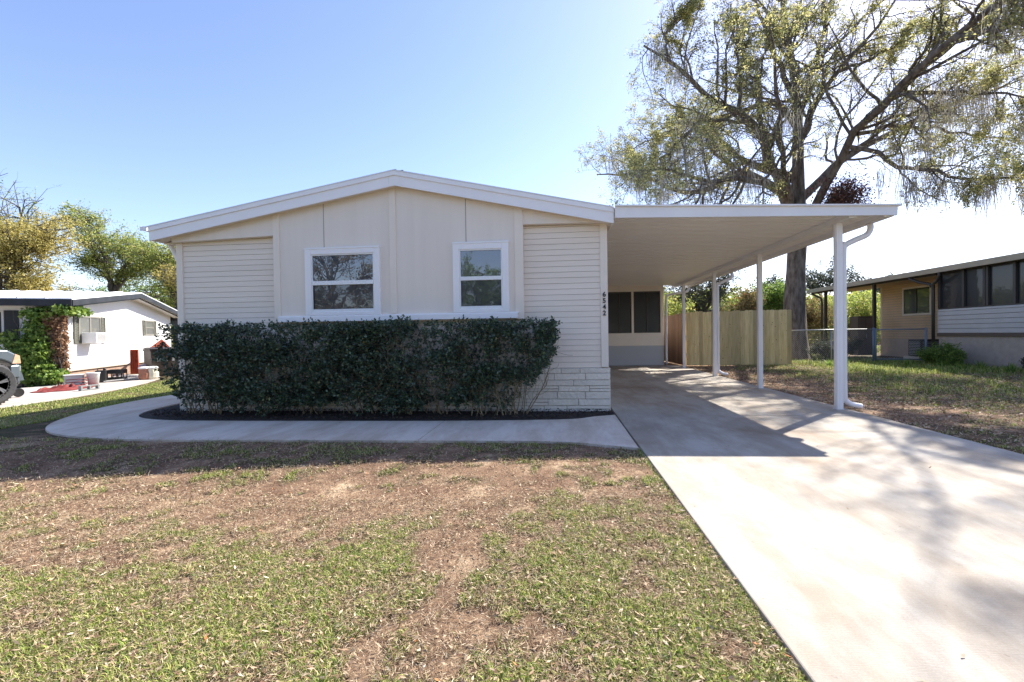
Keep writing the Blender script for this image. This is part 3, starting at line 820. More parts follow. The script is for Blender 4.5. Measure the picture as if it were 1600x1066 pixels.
b = MB(); b.box(13.34, 13.6, 21.585, 21.6, .12, 1.7); b.box(13.64, 13.91, 21.585, 21.6, .12, 1.7); b.build('door', mat('brown_door', (.14, .10, .075), .5), cbn, bev=.005)
b = MB(); b.box(13.62, 13.64, 21.57, 21.585, .8, 1.0); b.build('handle', MT['galv'], cbn)

# ================================================================== WHITE NEIGHBOUR HOUSE (left)
ANG = math.atan2(1, -.45)
NLO = (-14.3, 11.9, 0)
nl = thing('white_house', 'white single storey house with black fascia and metal roof on the left', 'house', NLO, ANG)
m_w = mat('white_board', (.74, .73, .71), .7, (.79, .78, .76), 1.5, bump=.08, bscale=40)
m_blackf = mat('black_fascia', (.010, .0105, .013), .5, (.025, .025, .03), 3)
m_brick = bpy.data.materials.new('brown_brick'); m_brick.use_nodes = True
_t = m_brick.node_tree; _b = _t.nodes.new('ShaderNodeTexBrick'); _tc = _t.nodes.new('ShaderNodeTexCoord'); _mp = _t.nodes.new('ShaderNodeMapping')
_mp.inputs['Rotation'].default_value = (R(90), 0, 0)
_t.links.new(_tc.outputs['Object'], _mp.inputs[0]); _t.links.new(_mp.outputs[0], _b.inputs['Vector'])
_b.inputs['Color1'].default_value = (.22, .13, .085, 1); _b.inputs['Color2'].default_value = (.33, .21, .14, 1); _b.inputs['Mortar'].default_value = (.2, .17, .15, 1)
_b.inputs['Scale'].default_value = 5
_t.links.new(_b.outputs[0], _t.nodes['Principled BSDF'].inputs['Base Color']); _t.nodes['Principled BSDF'].inputs['Roughness'].default_value = .9
LP = 4.0
b = MB(); b.prism([(0, .33), (8.0, .33), (8.0, 2.3), (LP, 2.82), (0, 2.3)], 'y', 0, 13); b.build('wall', m_w, nl, local=True)
b = MB(); b.box(.04, 7.96, .04, 12.96, -.15, .33); b.build('brick_skirting', m_brick, nl, local=True)
b = MB(); b.box(-.02, 8.02, -.02, .0, .31, .35); b.box(-.02, 0, 0, 13, .31, .35); b.build('sill_trim', mat('tan_sill', (.4, .34, .27), .8), nl, local=True)
def nlz(x): return 2.34 + .13 * x if x < LP else 2.34 + .13 * LP - (x - LP) * .135
b = MB()
for a, c in ((-.4, LP), (LP, 8.45)):
    za, zc = nlz(a), nlz(c)
    b.add([(a, -.42, za + .14), (c, -.42, zc + .14), (c, 13.4, zc + .14), (a, 13.4, za + .14), (a, -.42, za + .10), (c, -.42, zc + .10), (c, 13.4, zc + .10), (a, 13.4, za + .10)],
          [(0, 1, 2, 3), (7, 6, 5, 4), (0, 4, 5, 1), (1, 5, 6, 2), (2, 6, 7, 3), (3, 7, 4, 0)])
    for yy in np.arange(0.2, 13.3, .6):
        b.beam((a, yy, za + .155), (c, yy, zc + .155), .035, .03)
b.build('roof', mat('white_metal_roof', (.80, .80, .80), .35, (.86, .86, .86), 2), nl, local=True)
b = MB()
for a, c in ((-.4, LP), (LP, 8.45)):
    za, zc = nlz(a), nlz(c)
    for (y0, y1, lo_, hi_) in ((-.44, -.41, -.07, .10), (-.36, -.335, -.11, -.03)):
        b.add([(a, y0, za + lo_), (c, y0, zc + lo_), (c, y0, zc + hi_), (a, y0, za + hi_), (a, y1, za + lo_), (c, y1, zc + lo_), (c, y1, zc + hi_), (a, y1, za + hi_)],
              [(0, 1, 2, 3), (7, 6, 5, 4), (0, 4, 5, 1), (1, 5, 6, 2), (2, 6, 7, 3), (3, 7, 4, 0)])
b.box(-.44, -.41, -.42, 13.4, 2.21, 2.40); b.box(8.44, 8.47, -.42, 13.4, 2.07, 2.3)
b.build('fascia', m_blackf, nl, local=True)
b = MB(); b.add([(-.41, -.41, 2.24), (LP, -.41, 2.80), (LP, 0, 2.80), (-.41, 0, 2.24)], [(0, 1, 2, 3)]); b.add([(LP, -.41, 2.80), (8.44, -.41, 2.2), (8.44, 0, 2.2), (LP, 0, 2.80)], [(0, 1, 2, 3)])
b.box(-.40, 0.0, 0, 13.4, 2.22, 2.24)
b.build('soffit', m_w, nl, local=True)
m_sh = mat('grey_green_shutter', (.085, .085, .065), .7, (.13, .13, .10), 5)
def nlwin(x0, x1, z0, z1, sw, lab, split='v'):
    w = bpy.data.objects.new('window', None); COL.objects.link(w); w.parent = nl; w['label'] = lab
    for (a, c) in ((x0 - sw, x0 - .02), (x1 + .02, x1 + sw)):
        s_ = MB(); s_.box(a, a + .03, -.04, 0, z0, z1); s_.box(c - .03, c, -.04, 0, z0, z1); s_.box(a + .03, c - .03, -.04, 0, z0, z0 + .04); s_.box(a + .03, c - .03, -.04, 0, z1 - .04, z1)
        z_ = z0 + .05
        while z_ < z1 - .06: s_.box(a + .03, c - .03, -.03, -.005, z_, z_ + .035); z_ += .05
        s_.build('shutter', m_sh, w, local=True)
    f = MB(); f.box(x0, x0 + .05, -.03, 0, z0, z1); f.box(x1 - .05, x1, -.03, 0, z0, z1); f.box(x0 + .05, x1 - .05, -.03, 0, z0, z0 + .05); f.box(x0 + .05, x1 - .05, -.03, 0, z1 - .05, z1)
    if split == 'v': f.box((x0 + x1) / 2 - .03, (x0 + x1) / 2 + .03, -.03, 0, z0 + .05, z1 - .05)
    else: f.box(x0 + .05, x1 - .05, -.03, 0, (z0 + z1) / 2 - .02, (z0 + z1) / 2 + .02)
    f.build('frame', mat('window_frame_grey', (.20, .19, .16), .6), w, local=True)
    g = MB(); g.box(x0 + .05, x1 - .05, -.012, -.004, z0 + .05, z1 - .05); g.build('pane', glass_mat('curtained_glass', (.13, .13, .125), .10), w, local=True)
nlwin(.76, 2.02, 1.13, 1.99, .26, 'front double window holding the air conditioner')
nlwin(5.35, 6.15, 1.40, 2.0, .22, 'small far window with shutters', 'h')
# window on the shaded front
w = bpy.data.objects.new('window', None); COL.objects.link(w); w.parent = nl
g = MB(); g.box(-.012, -.004, 1.35, 2.6, 1.2, 2.05); g.build('pane', MT['glass_screen'], w, local=True)
f = MB(); f.box(-.03, 0, 1.3, 1.35, 1.15, 2.1); f.box(-.03, 0, 2.6, 2.65, 1.15, 2.1); f.box(-.03, 0, 1.35, 2.6, 1.15, 1.2); f.box(-.03, 0, 1.35, 2.6, 2.05, 2.1); f.box(-.03, -.005, 1.95, 2.0, 1.2, 2.05); f.build('frame', mat('pale_frame', (.6, .58, .53), .6), w, local=True)
for y_ in (.98, 2.67):
    f = MB(); f.box(-.04, 0, y_, y_ + .3, 1.15, 2.1); f.build('shutter', MT['black'], w, local=True)

def nlw(x, y, z=0):                      # local white-house coordinates to world
    c, s_ = math.cos(ANG), math.sin(ANG)
    return (NLO[0] + x * c - y * s_, NLO[1] + x * s_ + y * c, z)
wa = thing('window_air_conditioner', 'white window air conditioner sticking out of the white house window', 'air conditioner', nlw(1.12, -.2, 1.13), ANG)
b = MB(); b.box(-.31, .31, -.22, .15, 0, .33); b.build('housing', MT['vinyl'], wa, bev=.015, local=True)
b = MB()
for i in range(8): b.box(-.27, .27, -.228, -.22, .03 + i * .035, .045 + i * .035)
b.build('grille', MT['dkbronze'], wa, local=True)
b = MB(); b.box(.31, .318, -.18, .1, .04, .28); b.build('side_vent', MT['dkbronze'], wa, local=True)

# ================================================================== VEGETATION
def nrm(a):
    return a / np.maximum(np.linalg.norm(a, axis=-1, keepdims=True), 1e-9)
class Geo:
    """collects quads"""
    def __init__(s): s.V = []; s.F = []; s.n = 0
    def add(s, V, F):
        s.V.append(V.reshape(-1, 3)); s.F.append(F.reshape(-1, 4) + s.n); s.n += V.size // 3
    def build(s, name, m, parent=None, **kw):
        return np_mesh(name, np.concatenate(s.V), np.concatenate(s.F), m, parent, **kw)
def tubes(geo, paths, rad, sides):
    """paths (T,k,3), rad (T,k)"""
    paths = np.asarray(paths, float); rad = np.asarray(rad, float)
    T, k, _ = paths.shape
    t = np.empty_like(paths); t[:, 1:-1] = paths[:, 2:] - paths[:, :-2]; t[:, 0] = paths[:, 1] - paths[:, 0]; t[:, -1] = paths[:, -1] - paths[:, -2]
    t = nrm(t)
    ref = np.where(np.abs(t[..., 2:3]) < .95, np.array([0, 0, 1.0]), np.array([1.0, 0, 0]))
    # one reference per path keeps rings aligned
    ref = np.broadcast_to(ref[:, k // 2:k // 2 + 1], t.shape)
    u = nrm(np.cross(t, ref)); w = np.cross(t, u)
    a = np.arange(sides) * 2 * np.pi / sides
    V = paths[:, :, None] + (u[:, :, None] * np.cos(a)[:, None] + w[:, :, None] * np.sin(a)[:, None]) * rad[:, :, None, None]
    idx = np.arange(T * k * sides).reshape(T, k, sides)
    nxt = np.roll(idx, -1, axis=2)
    F = np.stack([idx[:, :-1], nxt[:, :-1], nxt[:, 1:], idx[:, 1:]], -1)
    geo.add(V, F)
def leaves(geo, pts, size, g, dirs=None, aspect=.45, droop=0.0):
    """rhomb leaves with random orientation"""
    n = len(pts)
    d_ = nrm(g.normal(size=(n, 3)) + (0 if dirs is None else dirs * 1.2) + np.array([0, 0, -droop]))
    s = nrm(np.cross(d_, g.normal(size=(n, 3))))
    L = size * g.uniform(.6, 1.35, (n, 1)); nrmv = np.cross(d_, s)
    V = np.stack([pts, pts + d_ * L * .5 + s * L * aspect * .5 + nrmv * L * .06, pts + d_ * L, pts + d_ * L * .5 - s * L * aspect * .5 + nrmv * L * .06], 1)
    geo.add(V, np.arange(n * 4).reshape(n, 4))
def resample(P, n):
    P = np.asarray(P, float)
    Q = np.array(smooth_poly3(P, 8))
    d_ = np.r_[0, np.cumsum(np.linalg.norm(np.diff(Q, axis=0), axis=1))]
    t = np.linspace(0, d_[-1], n)
    return np.stack([np.interp(t, d_, Q[:, i]) for i in range(3)], 1), d_[-1]
def smooth_poly3(P, n):
    return [q for q in smooth_poly([tuple(p) for p in P], n)]
def sprout(g, paths, lens, radii, nchild, k, lfrac, ang, up, wig, tmin=.2, rfrac=.55, rend=.25):
    """children for every path: returns paths (T*nchild,k,3), lens, radii"""
    T, K, _ = paths.shape
    t = tmin + (1 - tmin) * (np.arange(nchild)[None] + g.uniform(0, 1, (T, nchild))) / nchild
    f = t * (K - 1); i = np.minimum(f.astype(int), K - 2); fr = (f - i)[..., None]
    ti = np.arange(T)[:, None]
    p = paths[ti, i] * (1 - fr) + paths[ti, i + 1] * fr
    pd = nrm(paths[ti, i + 1] - paths[ti, i])
    r0 = (radii[ti, i] * (1 - fr[..., 0]) + radii[ti, i + 1] * fr[..., 0]) * rfrac
    side = nrm(np.cross(pd, g.normal(size=pd.shape)))
    d_ = nrm(pd * math.cos(ang) + side * math.sin(ang) + np.array([0, 0, up]))
    L = lens[:, None] * lfrac * g.uniform(.55, 1.3, (T, nchild)) * (1.15 - .55 * t)
    pts = [p]; cur = d_
    for j in range(k - 1):
        cur = nrm(cur + g.normal(size=cur.shape) * wig + np.array([0, 0, up * .25]))
        pts.append(pts[-1] + cur * (L / (k - 1))[..., None])
    out = np.stack(pts, 2).reshape(T * nchild, k, 3)
    rr = r0.reshape(-1, 1) * np.linspace(1, rend, k)[None]
    return out, L.reshape(-1), rr
def along(g, paths, n, lo=.2, jit=.06):
    T, K, _ = paths.shape
    f = g.uniform(lo, 1, (T, n)) * (K - 1.001); i = f.astype(int); fr = (f - i)[..., None]; ti = np.arange(T)[:, None]
    p = paths[ti, i] * (1 - fr) + paths[ti, i + 1] * fr
    return (p + g.normal(size=p.shape) * jit).reshape(-1, 3)

MT['oakleaf'] = mat('oak_leaf', (.1, .12, .03), .6, transl=.55, spec=.3, ramp=[(0, (.13, .15, .06)), (.3, (.26, .29, .11)), (.6, (.52, .50, .19)), (.88, (.74, .66, .27)), (1, (.34, .24, .14))])
MT['moss'] = mat('spanish_moss', (.2, .2, .17), .95, transl=.4, spec=.1, ramp=[(0, (.24, .22, .18)), (.5, (.40, .37, .31)), (1, (.55, .52, .45))])
MT['redleaf'] = mat('reddish_leaf', (.1, .03, .03), .6, transl=.25, ramp=[(0, (.055, .022, .022)), (.6, (.12, .045, .04)), (1, (.20, .10, .07))])
MT['greenleaf'] = mat('green_leaf', (.1, .2, .03), .55, transl=.45, ramp=[(0, (.07, .13, .025)), (.5, (.18, .30, .05)), (1, (.36, .46, .10))])
MT['yellowleaf'] = mat('yellow_leaf', (.3, .2, .03), .6, transl=.45, ramp=[(0, (.26, .25, .07)), (.5, (.55, .45, .12)), (1, (.66, .56, .20))])
MT['limeleaf'] = mat('lime_leaf', (.2, .3, .05), .6, transl=.5, ramp=[(0, (.14, .20, .05)), (.5, (.34, .42, .08)), (.85, (.52, .52, .14)), (1, (.56, .44, .14))])
MT['darkleaf'] = mat('dark_leaf', (.05, .07, .03), .65, transl=.3, ramp=[(0, (.035, .045, .03)), (.6, (.075, .09, .05)), (1, (.14, .14, .09))])
MT['drybrush'] = mat('dry_brush', (.3, .25, .12), .8, transl=.35, ramp=[(0, (.10, .11, .04)), (.4, (.24, .20, .08)), (.75, (.36, .28, .12)), (1, (.30, .15, .06))])
MT['hedgeleaf'] = mat('glossy_hedge_leaf', (.02, .04, .02), .34, transl=.10, spec=.6, ramp=[(0, (.020, .042, .028)), (.45, (.036, .070, .042)), (.85, (.075, .12, .06)), (.97, (.11, .17, .07)), (1, (.22, .18, .06))])
MT['stem'] = mat('pale_stem', (.14, .11, .06), .85, (.34, .27, .16), 9)
MT['vinedead'] = mat('dead_vine', (.3, .15, .07), .85, transl=.2, ramp=[(0, (.14, .065, .035)), (.5, (.30, .16, .085)), (1, (.42, .27, .15))])

# ---------------------------------------------------------------- big live oak with moss
def big_oak():
    g = np.random.default_rng(11)
    t = thing('oak_tree', 'huge live oak hung with spanish moss, behind the wood fence right of the carport', 'tree', (9.87, 20, -.05))
    trunk = [(9.87, 20, -.2), (9.87, 20, .1), (9.87, 20, .5), (9.86, 20.0, 1.2), (9.84, 20, 2.16), (9.9, 20, 3.76), (9.97, 20, 5.0), (10.02, 20, 6.2), (10.02, 20, 8.24), (10.16, 20.3, 10.22), (10.16, 20.6, 11.98), (10.16, 21.0, 13.85), (10.14, 21.5, 15.86), (10.2, 22.0, 18.5)]
    tr_r = [.70, .58, .48, .42, .38, .345, .34, .27, .21, .17, .14, .11, .08, .04]
    tb = MB(); 
    P_, _ = resample(trunk, 60)
    zz = np.array(trunk)[:, 2]; rr = np.interp(P_[:, 2], zz, tr_r)
    sides = 22; V = []; F = []
    for i in range(60):
        for k_ in range(sides):
            a = 2 * math.pi * k_ / sides
            ro = rr[i] * (1 + .05 * math.sin(a * 3 + P_[i, 2] * .8) + .05 * math.sin(a * 7 + P_[i, 2] * 2.1) + (.14 * math.exp(-((P_[i, 2] - 2.3) / .6) ** 2) * max(0, math.cos(a - 3.3))) + .10 * max(0, 1 - P_[i, 2]) * math.cos(a * 5))
            V.append((P_[i, 0] + ro * math.cos(a), P_[i, 1] + ro * math.sin(a), P_[i, 2]))
    for i in range(59):
        for k_ in range(sides): F.append((i * sides + k_, i * sides + (k_ + 1) % sides, (i + 1) * sides + (k_ + 1) % sides, (i + 1) * sides + k_))
    geo = Geo(); geo.add(np.array(V, float), np.array(F))
    limbs = {
        'A': ([(9.98, 20.0, 5.3), (8.98, 19.5, 7.34), (8.16, 19.0, 8.84), (7.24, 18.5, 9.66), (6.01, 18.0, 9.98), (4.94, 17.5, 10.62), (4.14, 17.0, 10.97), (3.15, 16.5, 11.3)], .22),
        'C': ([(10.1, 20.2, 8.6), (10.73, 20.0, 10.56), (11.31, 19.5, 11.54), (11.95, 19.0, 12.31), (12.42, 18.5, 12.9), (12.84, 18.0, 13.79)], .14),
        'D': ([(10.1, 20.0, 5.2), (10.77, 19.0, 7.45), (10.95, 17.5, 8.5), (11.1, 16.0, 9.0), (11.4, 15.0, 9.40), (11.75, 14.3, 9.75), (12.1, 13.3, 10.05), (12.6, 12.2, 10.6), (13.2, 11, 11.3), (13.6, 9.8, 11.8)], .175),
        'D2': ([(11.55, 14.5, 9.6), (11.87, 13.8, 9.28), (12.0, 12.8, 9.07), (12.3, 11.6, 8.9)], .10),
        'E': ([(10.89, 17.7, 8.4), (11.72, 17.0, 9.21), (12.46, 16.0, 8.75), (12.91, 15.0, 8.2), (13.19, 14.0, 7.5)], .10),
        'F': ([(9.64, 20.0, 6.5), (8.79, 20.5, 7.68), (7.94, 21.0, 8.19), (6.73, 21.5, 7.54), (5.73, 22.0, 7.74), (4.08, 22.5, 8.74), (2.0, 23.0, 9.01)], .17),
        'G': ([(9.96, 20.0, 9.6), (9.33, 20.5, 10.9), (8.76, 21.0, 11.05), (7.48, 22.0, 11.04), (5.89, 22.5, 11.22), (4.5, 23.0, 10.91)], .14),
        'H': ([(10.87, 18.0, 7.9), (11.53, 17.5, 7.44), (11.71, 17.0, 6.84), (11.98, 16.0, 6.32), (12.63, 15.2, 5.72), (13.22, 14.5, 5.46), (13.88, 14.0, 5.45)], .09),
        'I': ([(10.16, 20.3, 10.2), (11.06, 20.6, 12.72), (11.67, 21.0, 14.28), (12.22, 21.5, 16.24)], .14),
        'J': ([(4.14, 17.0, 10.97), (3.99, 16.8, 11.65), (4.6, 16.5, 12.47), (5.0, 16.0, 13.3)], .07),
        'K': ([(9.66, 20.0, 6.3), (8.51, 19.0, 6.94), (6.84, 17.5, 6.75), (5.38, 16.5, 6.38), (3.84, 15.8, 6.66), (2.32, 15.3, 6.35)], .15),
        'L': ([(9.9, 20.2, 7.5), (9.0, 21.5, 8.6), (7.8, 23, 10.5), (6.6, 24, 12.0), (5.6, 24.5, 13.5)], .16),
        'M': ([(10.1, 20.4, 11.0), (9.2, 20.0, 12.6), (8.3, 19.5, 14.2), (7.6, 19.0, 16.0)], .12),
        'N': ([(10.2, 20.4, 6.6), (12.2, 21.0, 8.4), (14.4, 21.2, 9.6), (16.8, 21, 10.6), (19, 20.6, 11.2)], .19),
        'O': ([(10.95, 17.2, 8.6), (12.4, 16.2, 10.0), (13.9, 15.0, 11.0), (15.2, 14.0, 11.6)], .14),
        'T': ([(7.2, 18.5, 9.7), (6.8, 18, 11.5), (6.4, 17.5, 13.2)], .08),
        'U': ([(8.2, 19, 8.8), (7.9, 18.5, 10.8), (8.2, 18, 12.8)], .09),
        'V': ([(6.3, 18, 9.9), (5.2, 18.4, 8.9), (4.2, 18.5, 8.1), (3, 18.5, 7.5)], .08),
        'W': ([(7.9, 21, 8.2), (6.4, 21, 9.6), (4.9, 21, 10), (3.4, 21, 9.4)], .08),
        'X': ([(11.3, 19.5, 11.5), (12.8, 19.5, 12), (14.4, 19, 12.8)], .08),
        'Y': ([(10.95, 17.8, 8.3), (12.6, 18, 8.6), (14.4, 18, 8.2), (16, 17.5, 7.6)], .08),
        'S': ([(12.6, 12.2, 10.6), (12.2, 11.4, 12.0), (11.8, 10.6, 12.9), (11.2, 9.8, 13.6)], .09),
        'Q': ([(9.9, 20.0, 5.6), (8.9, 18.7, 7.2), (8.0, 17.2, 8.6), (7.3, 15.9, 9.8), (6.6, 15.0, 11.2)], .13),
    }
    LP_, LL, LR = [], [], []
    for nme, (pts, r0) in limbs.items():
        P_, L_ = resample(pts, 14)
        P_[1:] += g.normal(size=(13, 3)) * .05
        LP_.append(P_); LL.append(L_); LR.append(r0 * np.linspace(1, .12, 14) ** .9)
    LP_ = np.array(LP_); LL = np.array(LL); LR = np.array(LR)
    tubes(geo, LP_, LR, 9)
    # the upper trunk sprouts like a limb too
    P_, L_ = resample(trunk[8:], 14)
    LPx = np.concatenate([LP_, P_[None]]); LLx = np.append(LL, L_); LRx = np.concatenate([LR, np.linspace(.22, .05, 14)[None]])
    a, la, ra = sprout(g, LPx, LLx, LRx, 17, 8, .36, .95, .10, .22, tmin=.2)
    ra = np.clip(ra, .009, .055); tubes(geo, a, ra, 5)
    b_, lb, rb = sprout(g, a, la, ra, 9, 6, .45, .95, .05, .28, tmin=.12)
    rb = np.clip(rb, .004, .018); tubes(geo, b_, rb, 4)
    c_, lc, rc_ = sprout(g, b_, lb, rb, 7, 4, .5, .9, .0, .3, tmin=.2)
    rc_ = np.clip(rc_, .0025, .007); tubes(geo, c_, rc_, 3)
    geo.build('trunk', MT['bark'], t)
    lg_ = Geo()
    # density varies from branch to branch, so sky shows through
    key = g.uniform(.12, .85, len(a))
    dens = np.repeat(np.repeat(key, 9), 7)
    zt_ = c_[:, -1, 2]
    dens = dens * np.interp(zt_, [5, 8, 12, 16], [1.0, .95, .75, .65])
    keep = g.uniform(0, 1, len(c_)) < dens * 1.15
    pts = along(g, c_[keep], 14, .1, .06)
    leaves(lg_, pts, .074, g, aspect=.5)
    lg_.build('crown', MT['oakleaf'], t)
    # moss
    mg = Geo()
    def moss(starts, lmin, lmax, w, n):
        N_ = len(starts)
        S = np.repeat(starts, n, 0) + g.normal(size=(N_ * n, 3)) * np.array([.16, .16, .06])
        L_ = np.repeat(g.uniform(lmin, lmax, N_), n) * g.uniform(.3, 1, N_ * n)
        k_ = 5; p = [S]
        cur = S.copy()
        for j in range(k_ - 1):
            cur = cur + np.stack([g.normal(size=len(S)) * .035, g.normal(size=len(S)) * .06, -L_ / (k_ - 1)], 1); p.append(cur.copy())
        P = np.stack(p, 1)
        ang = g.uniform(0, np.pi, len(S)); sd = np.stack([np.cos(ang), np.sin(ang), 0 * ang], 1)[:, None]
        wd = (w * g.uniform(.5, 1.3, len(S)))[:, None, None] * np.array([.6, 1, .8, .5, .05])[None, :, None]
        A = P - sd * wd; B = P + sd * wd
        V = np.stack([A, B], 2); idx = np.arange(len(S) * k_ * 2).reshape(len(S), k_, 2)
        F = np.stack([idx[:, :-1, 0], idx[:, :-1, 1], idx[:, 1:, 1], idx[:, 1:, 0]], -1)
        mg.add(V, F)
    low = a[(a[:, :, 2].mean(1) < 9.8)]
    st_ = along(g, low, 4, .1, .05); st_ = st_[g.uniform(0, 1, len(st_)) < .32]
    moss(st_, .3, 1.5, .009, 20)
    # heavy curtains on the right hand branches and beside the trunk
    hr = along(g, LP_[[4, 7, 7]], 9, .25, .25); moss(hr, .5, 2.3, .009, 34)
    hr = along(g, a[(a[:, 0, 0] > 11.6) & (a[:, :, 2].mean(1) < 9.8)], 2, .3, .1); hr = hr[g.uniform(0, 1, len(hr)) < .2]; moss(hr, .4, 2.0, .008, 34)
    hr = along(g, LP_[[0, 10, 5]], 7, .3, .2); moss(hr, .5, 1.6, .010, 40)
    mg.build('spanish_moss', MT['moss'], t, kind='stuff')
    # reddish clump of dying leaves right of the trunk
    rg = Geo()
    c = np.array([11.3, 19.2, 6.35]); q = g.normal(size=(260, 3)); q = nrm(q) * g.uniform(.3, 1, (260, 1)) * np.array([1.45, 1.0, 1.25]) + c
    br = np.stack([np.repeat(c[None] + [-.8, .4, -.6], 260, 0), (c + q) / 2 + g.normal(size=(260, 3)) * .1, q], 1)
    bg_ = Geo(); tubes(bg_, br, np.tile([.014, .008, .004], (260, 1)), 3); bg_.build('reddish_twigs', MT['bark'], t)
    leaves(rg, along(g, br, 14, .45, .16), .095, g, aspect=.55, droop=.5)
    rg.build('reddish_foliage', MT['redleaf'], t, label='clump of dark reddish dying leaves')
big_oak()

# ---------------------------------------------------------------- general trees and shrubs
def tree(name, label, cat, base, fork, lobes, lm, n_sub, n_leaf, lsize, r0=.25, seed=1, group=None, bark='bark2', limb_n=2, gap=.0, jit=.12, twig=True):
    g = np.random.default_rng(seed)
    t = thing(name, label, cat, base, group=group)
    base = np.array(base, float); fk = base + np.array(fork, float)
    geo = Geo(); P_, L_ = resample([base + [0, 0, -.2], base + (fk - base) * .35 + g.normal(size=3) * .05, base + (fk - base) * .7 + g.normal(size=3) * .08, fk], 8)
    tubes(geo, P_[None], (r0 * np.linspace(1.25, .72, 8))[None], 10)
    subs = []; sl = []; sr = []
    for (cx, cy, cz_, rx, ry, rz_) in lobes:
        c = base + np.array([cx, cy, cz_]); rad = np.array([rx, ry, rz_])
        tops = []
        for _ in range(limb_n):
            end = c + nrm(g.normal(size=3)) * rad * .35
            mid = (fk + end) / 2 + np.array([0, 0, .12 * np.linalg.norm(end - fk)]) + g.normal(size=3) * .15
            Q, Lq = resample([fk - (fk - base) * .08, fk * .7 + mid * .3, mid, end], 9); Q[1:] += g.normal(size=(8, 3)) * .02 * Lq
            tubes(geo, Q[None], (r0 * .5 * np.linspace(1, .25, 9))[None], 6); tops.append(Q)
        for _ in range(n_sub):
            Q = tops[g.integers(limb_n)]; s0 = Q[g.integers(4, 9)]
            dirn = nrm(g.normal(size=3)); e_ = c + dirn * rad * g.uniform(.35, 1) ** .5
            m_ = (s0 + e_) / 2 + g.normal(size=3) * .12 * np.linalg.norm(e_ - s0)
            Q2, L2 = resample([s0, m_, e_], 6); subs.append(Q2); sl.append(max(L2, rad.min() * .6)); sr.append(r0 * .13 * np.linspace(1, .35, 6))
    subs = np.array(subs); sl = np.array(sl); sr = np.array(sr); tubes(geo, subs, sr, 4)
    tw, lt, rt = sprout(g, subs, sl, sr, 6, 4, .38, .9, .05, .3, tmin=.25); rt = np.clip(rt, .004, .02)
    tubes(geo, tw, rt, 3)
    geo.build('trunk', MT[bark], t)
    lg_ = Geo(); key = np.repeat(g.uniform(0, 1, len(subs)), 6); keep = key > gap
    pts = along(g, tw[keep], n_leaf, .1, jit)
    leaves(lg_, pts, lsize, g, aspect=.55)
    lg_.build('crown', MT[lm], t)
    return t

# left background, beyond the white house
tree('oak_tree', 'large yellow leaved oak at the left edge behind the white house', 'tree', (-33, 24, 0), (.4, 0, 3.2),
     [(-2, 0, 7.2, 3.4, 3, 2.2), (1.2, -.5, 5.6, 3.0, 2.6, 1.8), (2.6, 0, 7.6, 2.4, 2.2, 1.4), (-4, -1, 5.0, 3, 3, 2), (1.5, .5, 3.7, 2.6, 2.2, 1.2)], 'yellowleaf', 62, 24, .13, .30, 21)
tree('bare_tree', 'tall thinly leaved grey tree at the far left edge above the yellow oak', 'tree', (-39, 29, 0), (0, 0, 5), [(-.5, 0, 11.0, 3.2, 3, 2.6), (2, 0, 9.2, 2.6, 2, 1.6)], 'limeleaf', 44, 6, .13, .32, 22, gap=.25)
tree('pine_tree', 'light green tree with dark forked trunk above the white house roof', 'tree', (-32.2, 30, 0), (.3, 0, 4.6),
     [(-2.2, 0, 10.2, 1.7, 1.5, .9), (-.2, 0, 8.7, 2.4, 2, 1.0), (2.2, 0, 8.0, 2.0, 2, .9), (3.6, 0, 6.9, 1.9, 1.8, .9), (-1.6, 0, 7.2, 1.9, 1.6, .8), (1.0, 0, 6.0, 2.2, 1.6, .8)], 'limeleaf', 36, 16, .13, .26, 23, gap=.1)
tree('oak_tree', 'yellow green tree behind the roof peak of the white house', 'tree', (-26, 29, 0), (0, 0, 3.6), [(-1.5, 0, 7.0, 2.0, 2, 1.2), (.7, 0, 6.6, 1.7, 1.8, 1.3), (0, 0, 4.8, 2.6, 2, 1.4), (2.0, 0, 4.9, 1.6, 1.6, 1.6)], 'limeleaf', 42, 18, .13, .24, 24, gap=.05)
tree('oak_tree', 'yellow tree with bare twigs just left of the beige house wall', 'tree', (-21.8, 27, 0), (0, 0, 2.8), [(0, 0, 5.9, 1.6, 1.8, 1.3), (-2.2, 0, 5.4, 1.6, 1.6, 1.2), (-1.0, 0, 4.4, 1.6, 1.6, 1.2), (1, 0, 3.4, 1.4, 1.8, 1.6)], 'yellowleaf', 32, 14, .13, .24, 25, gap=.1)
tree('spreading_tree', 'green spreading tree low behind the metal roof between the taller trees', 'tree', (-29.5, 33, 0), (0, 0, 2.4), [(-3, 0, 4.6, 2.8, 2, 1.9), (1, 0, 4.6, 2.8, 2, 1.9), (5, 0, 4.4, 2.6, 2, 1.9), (-7, 0, 4.4, 2.6, 2, 1.9)], 'greenleaf', 30, 15, .15, .26, 26)
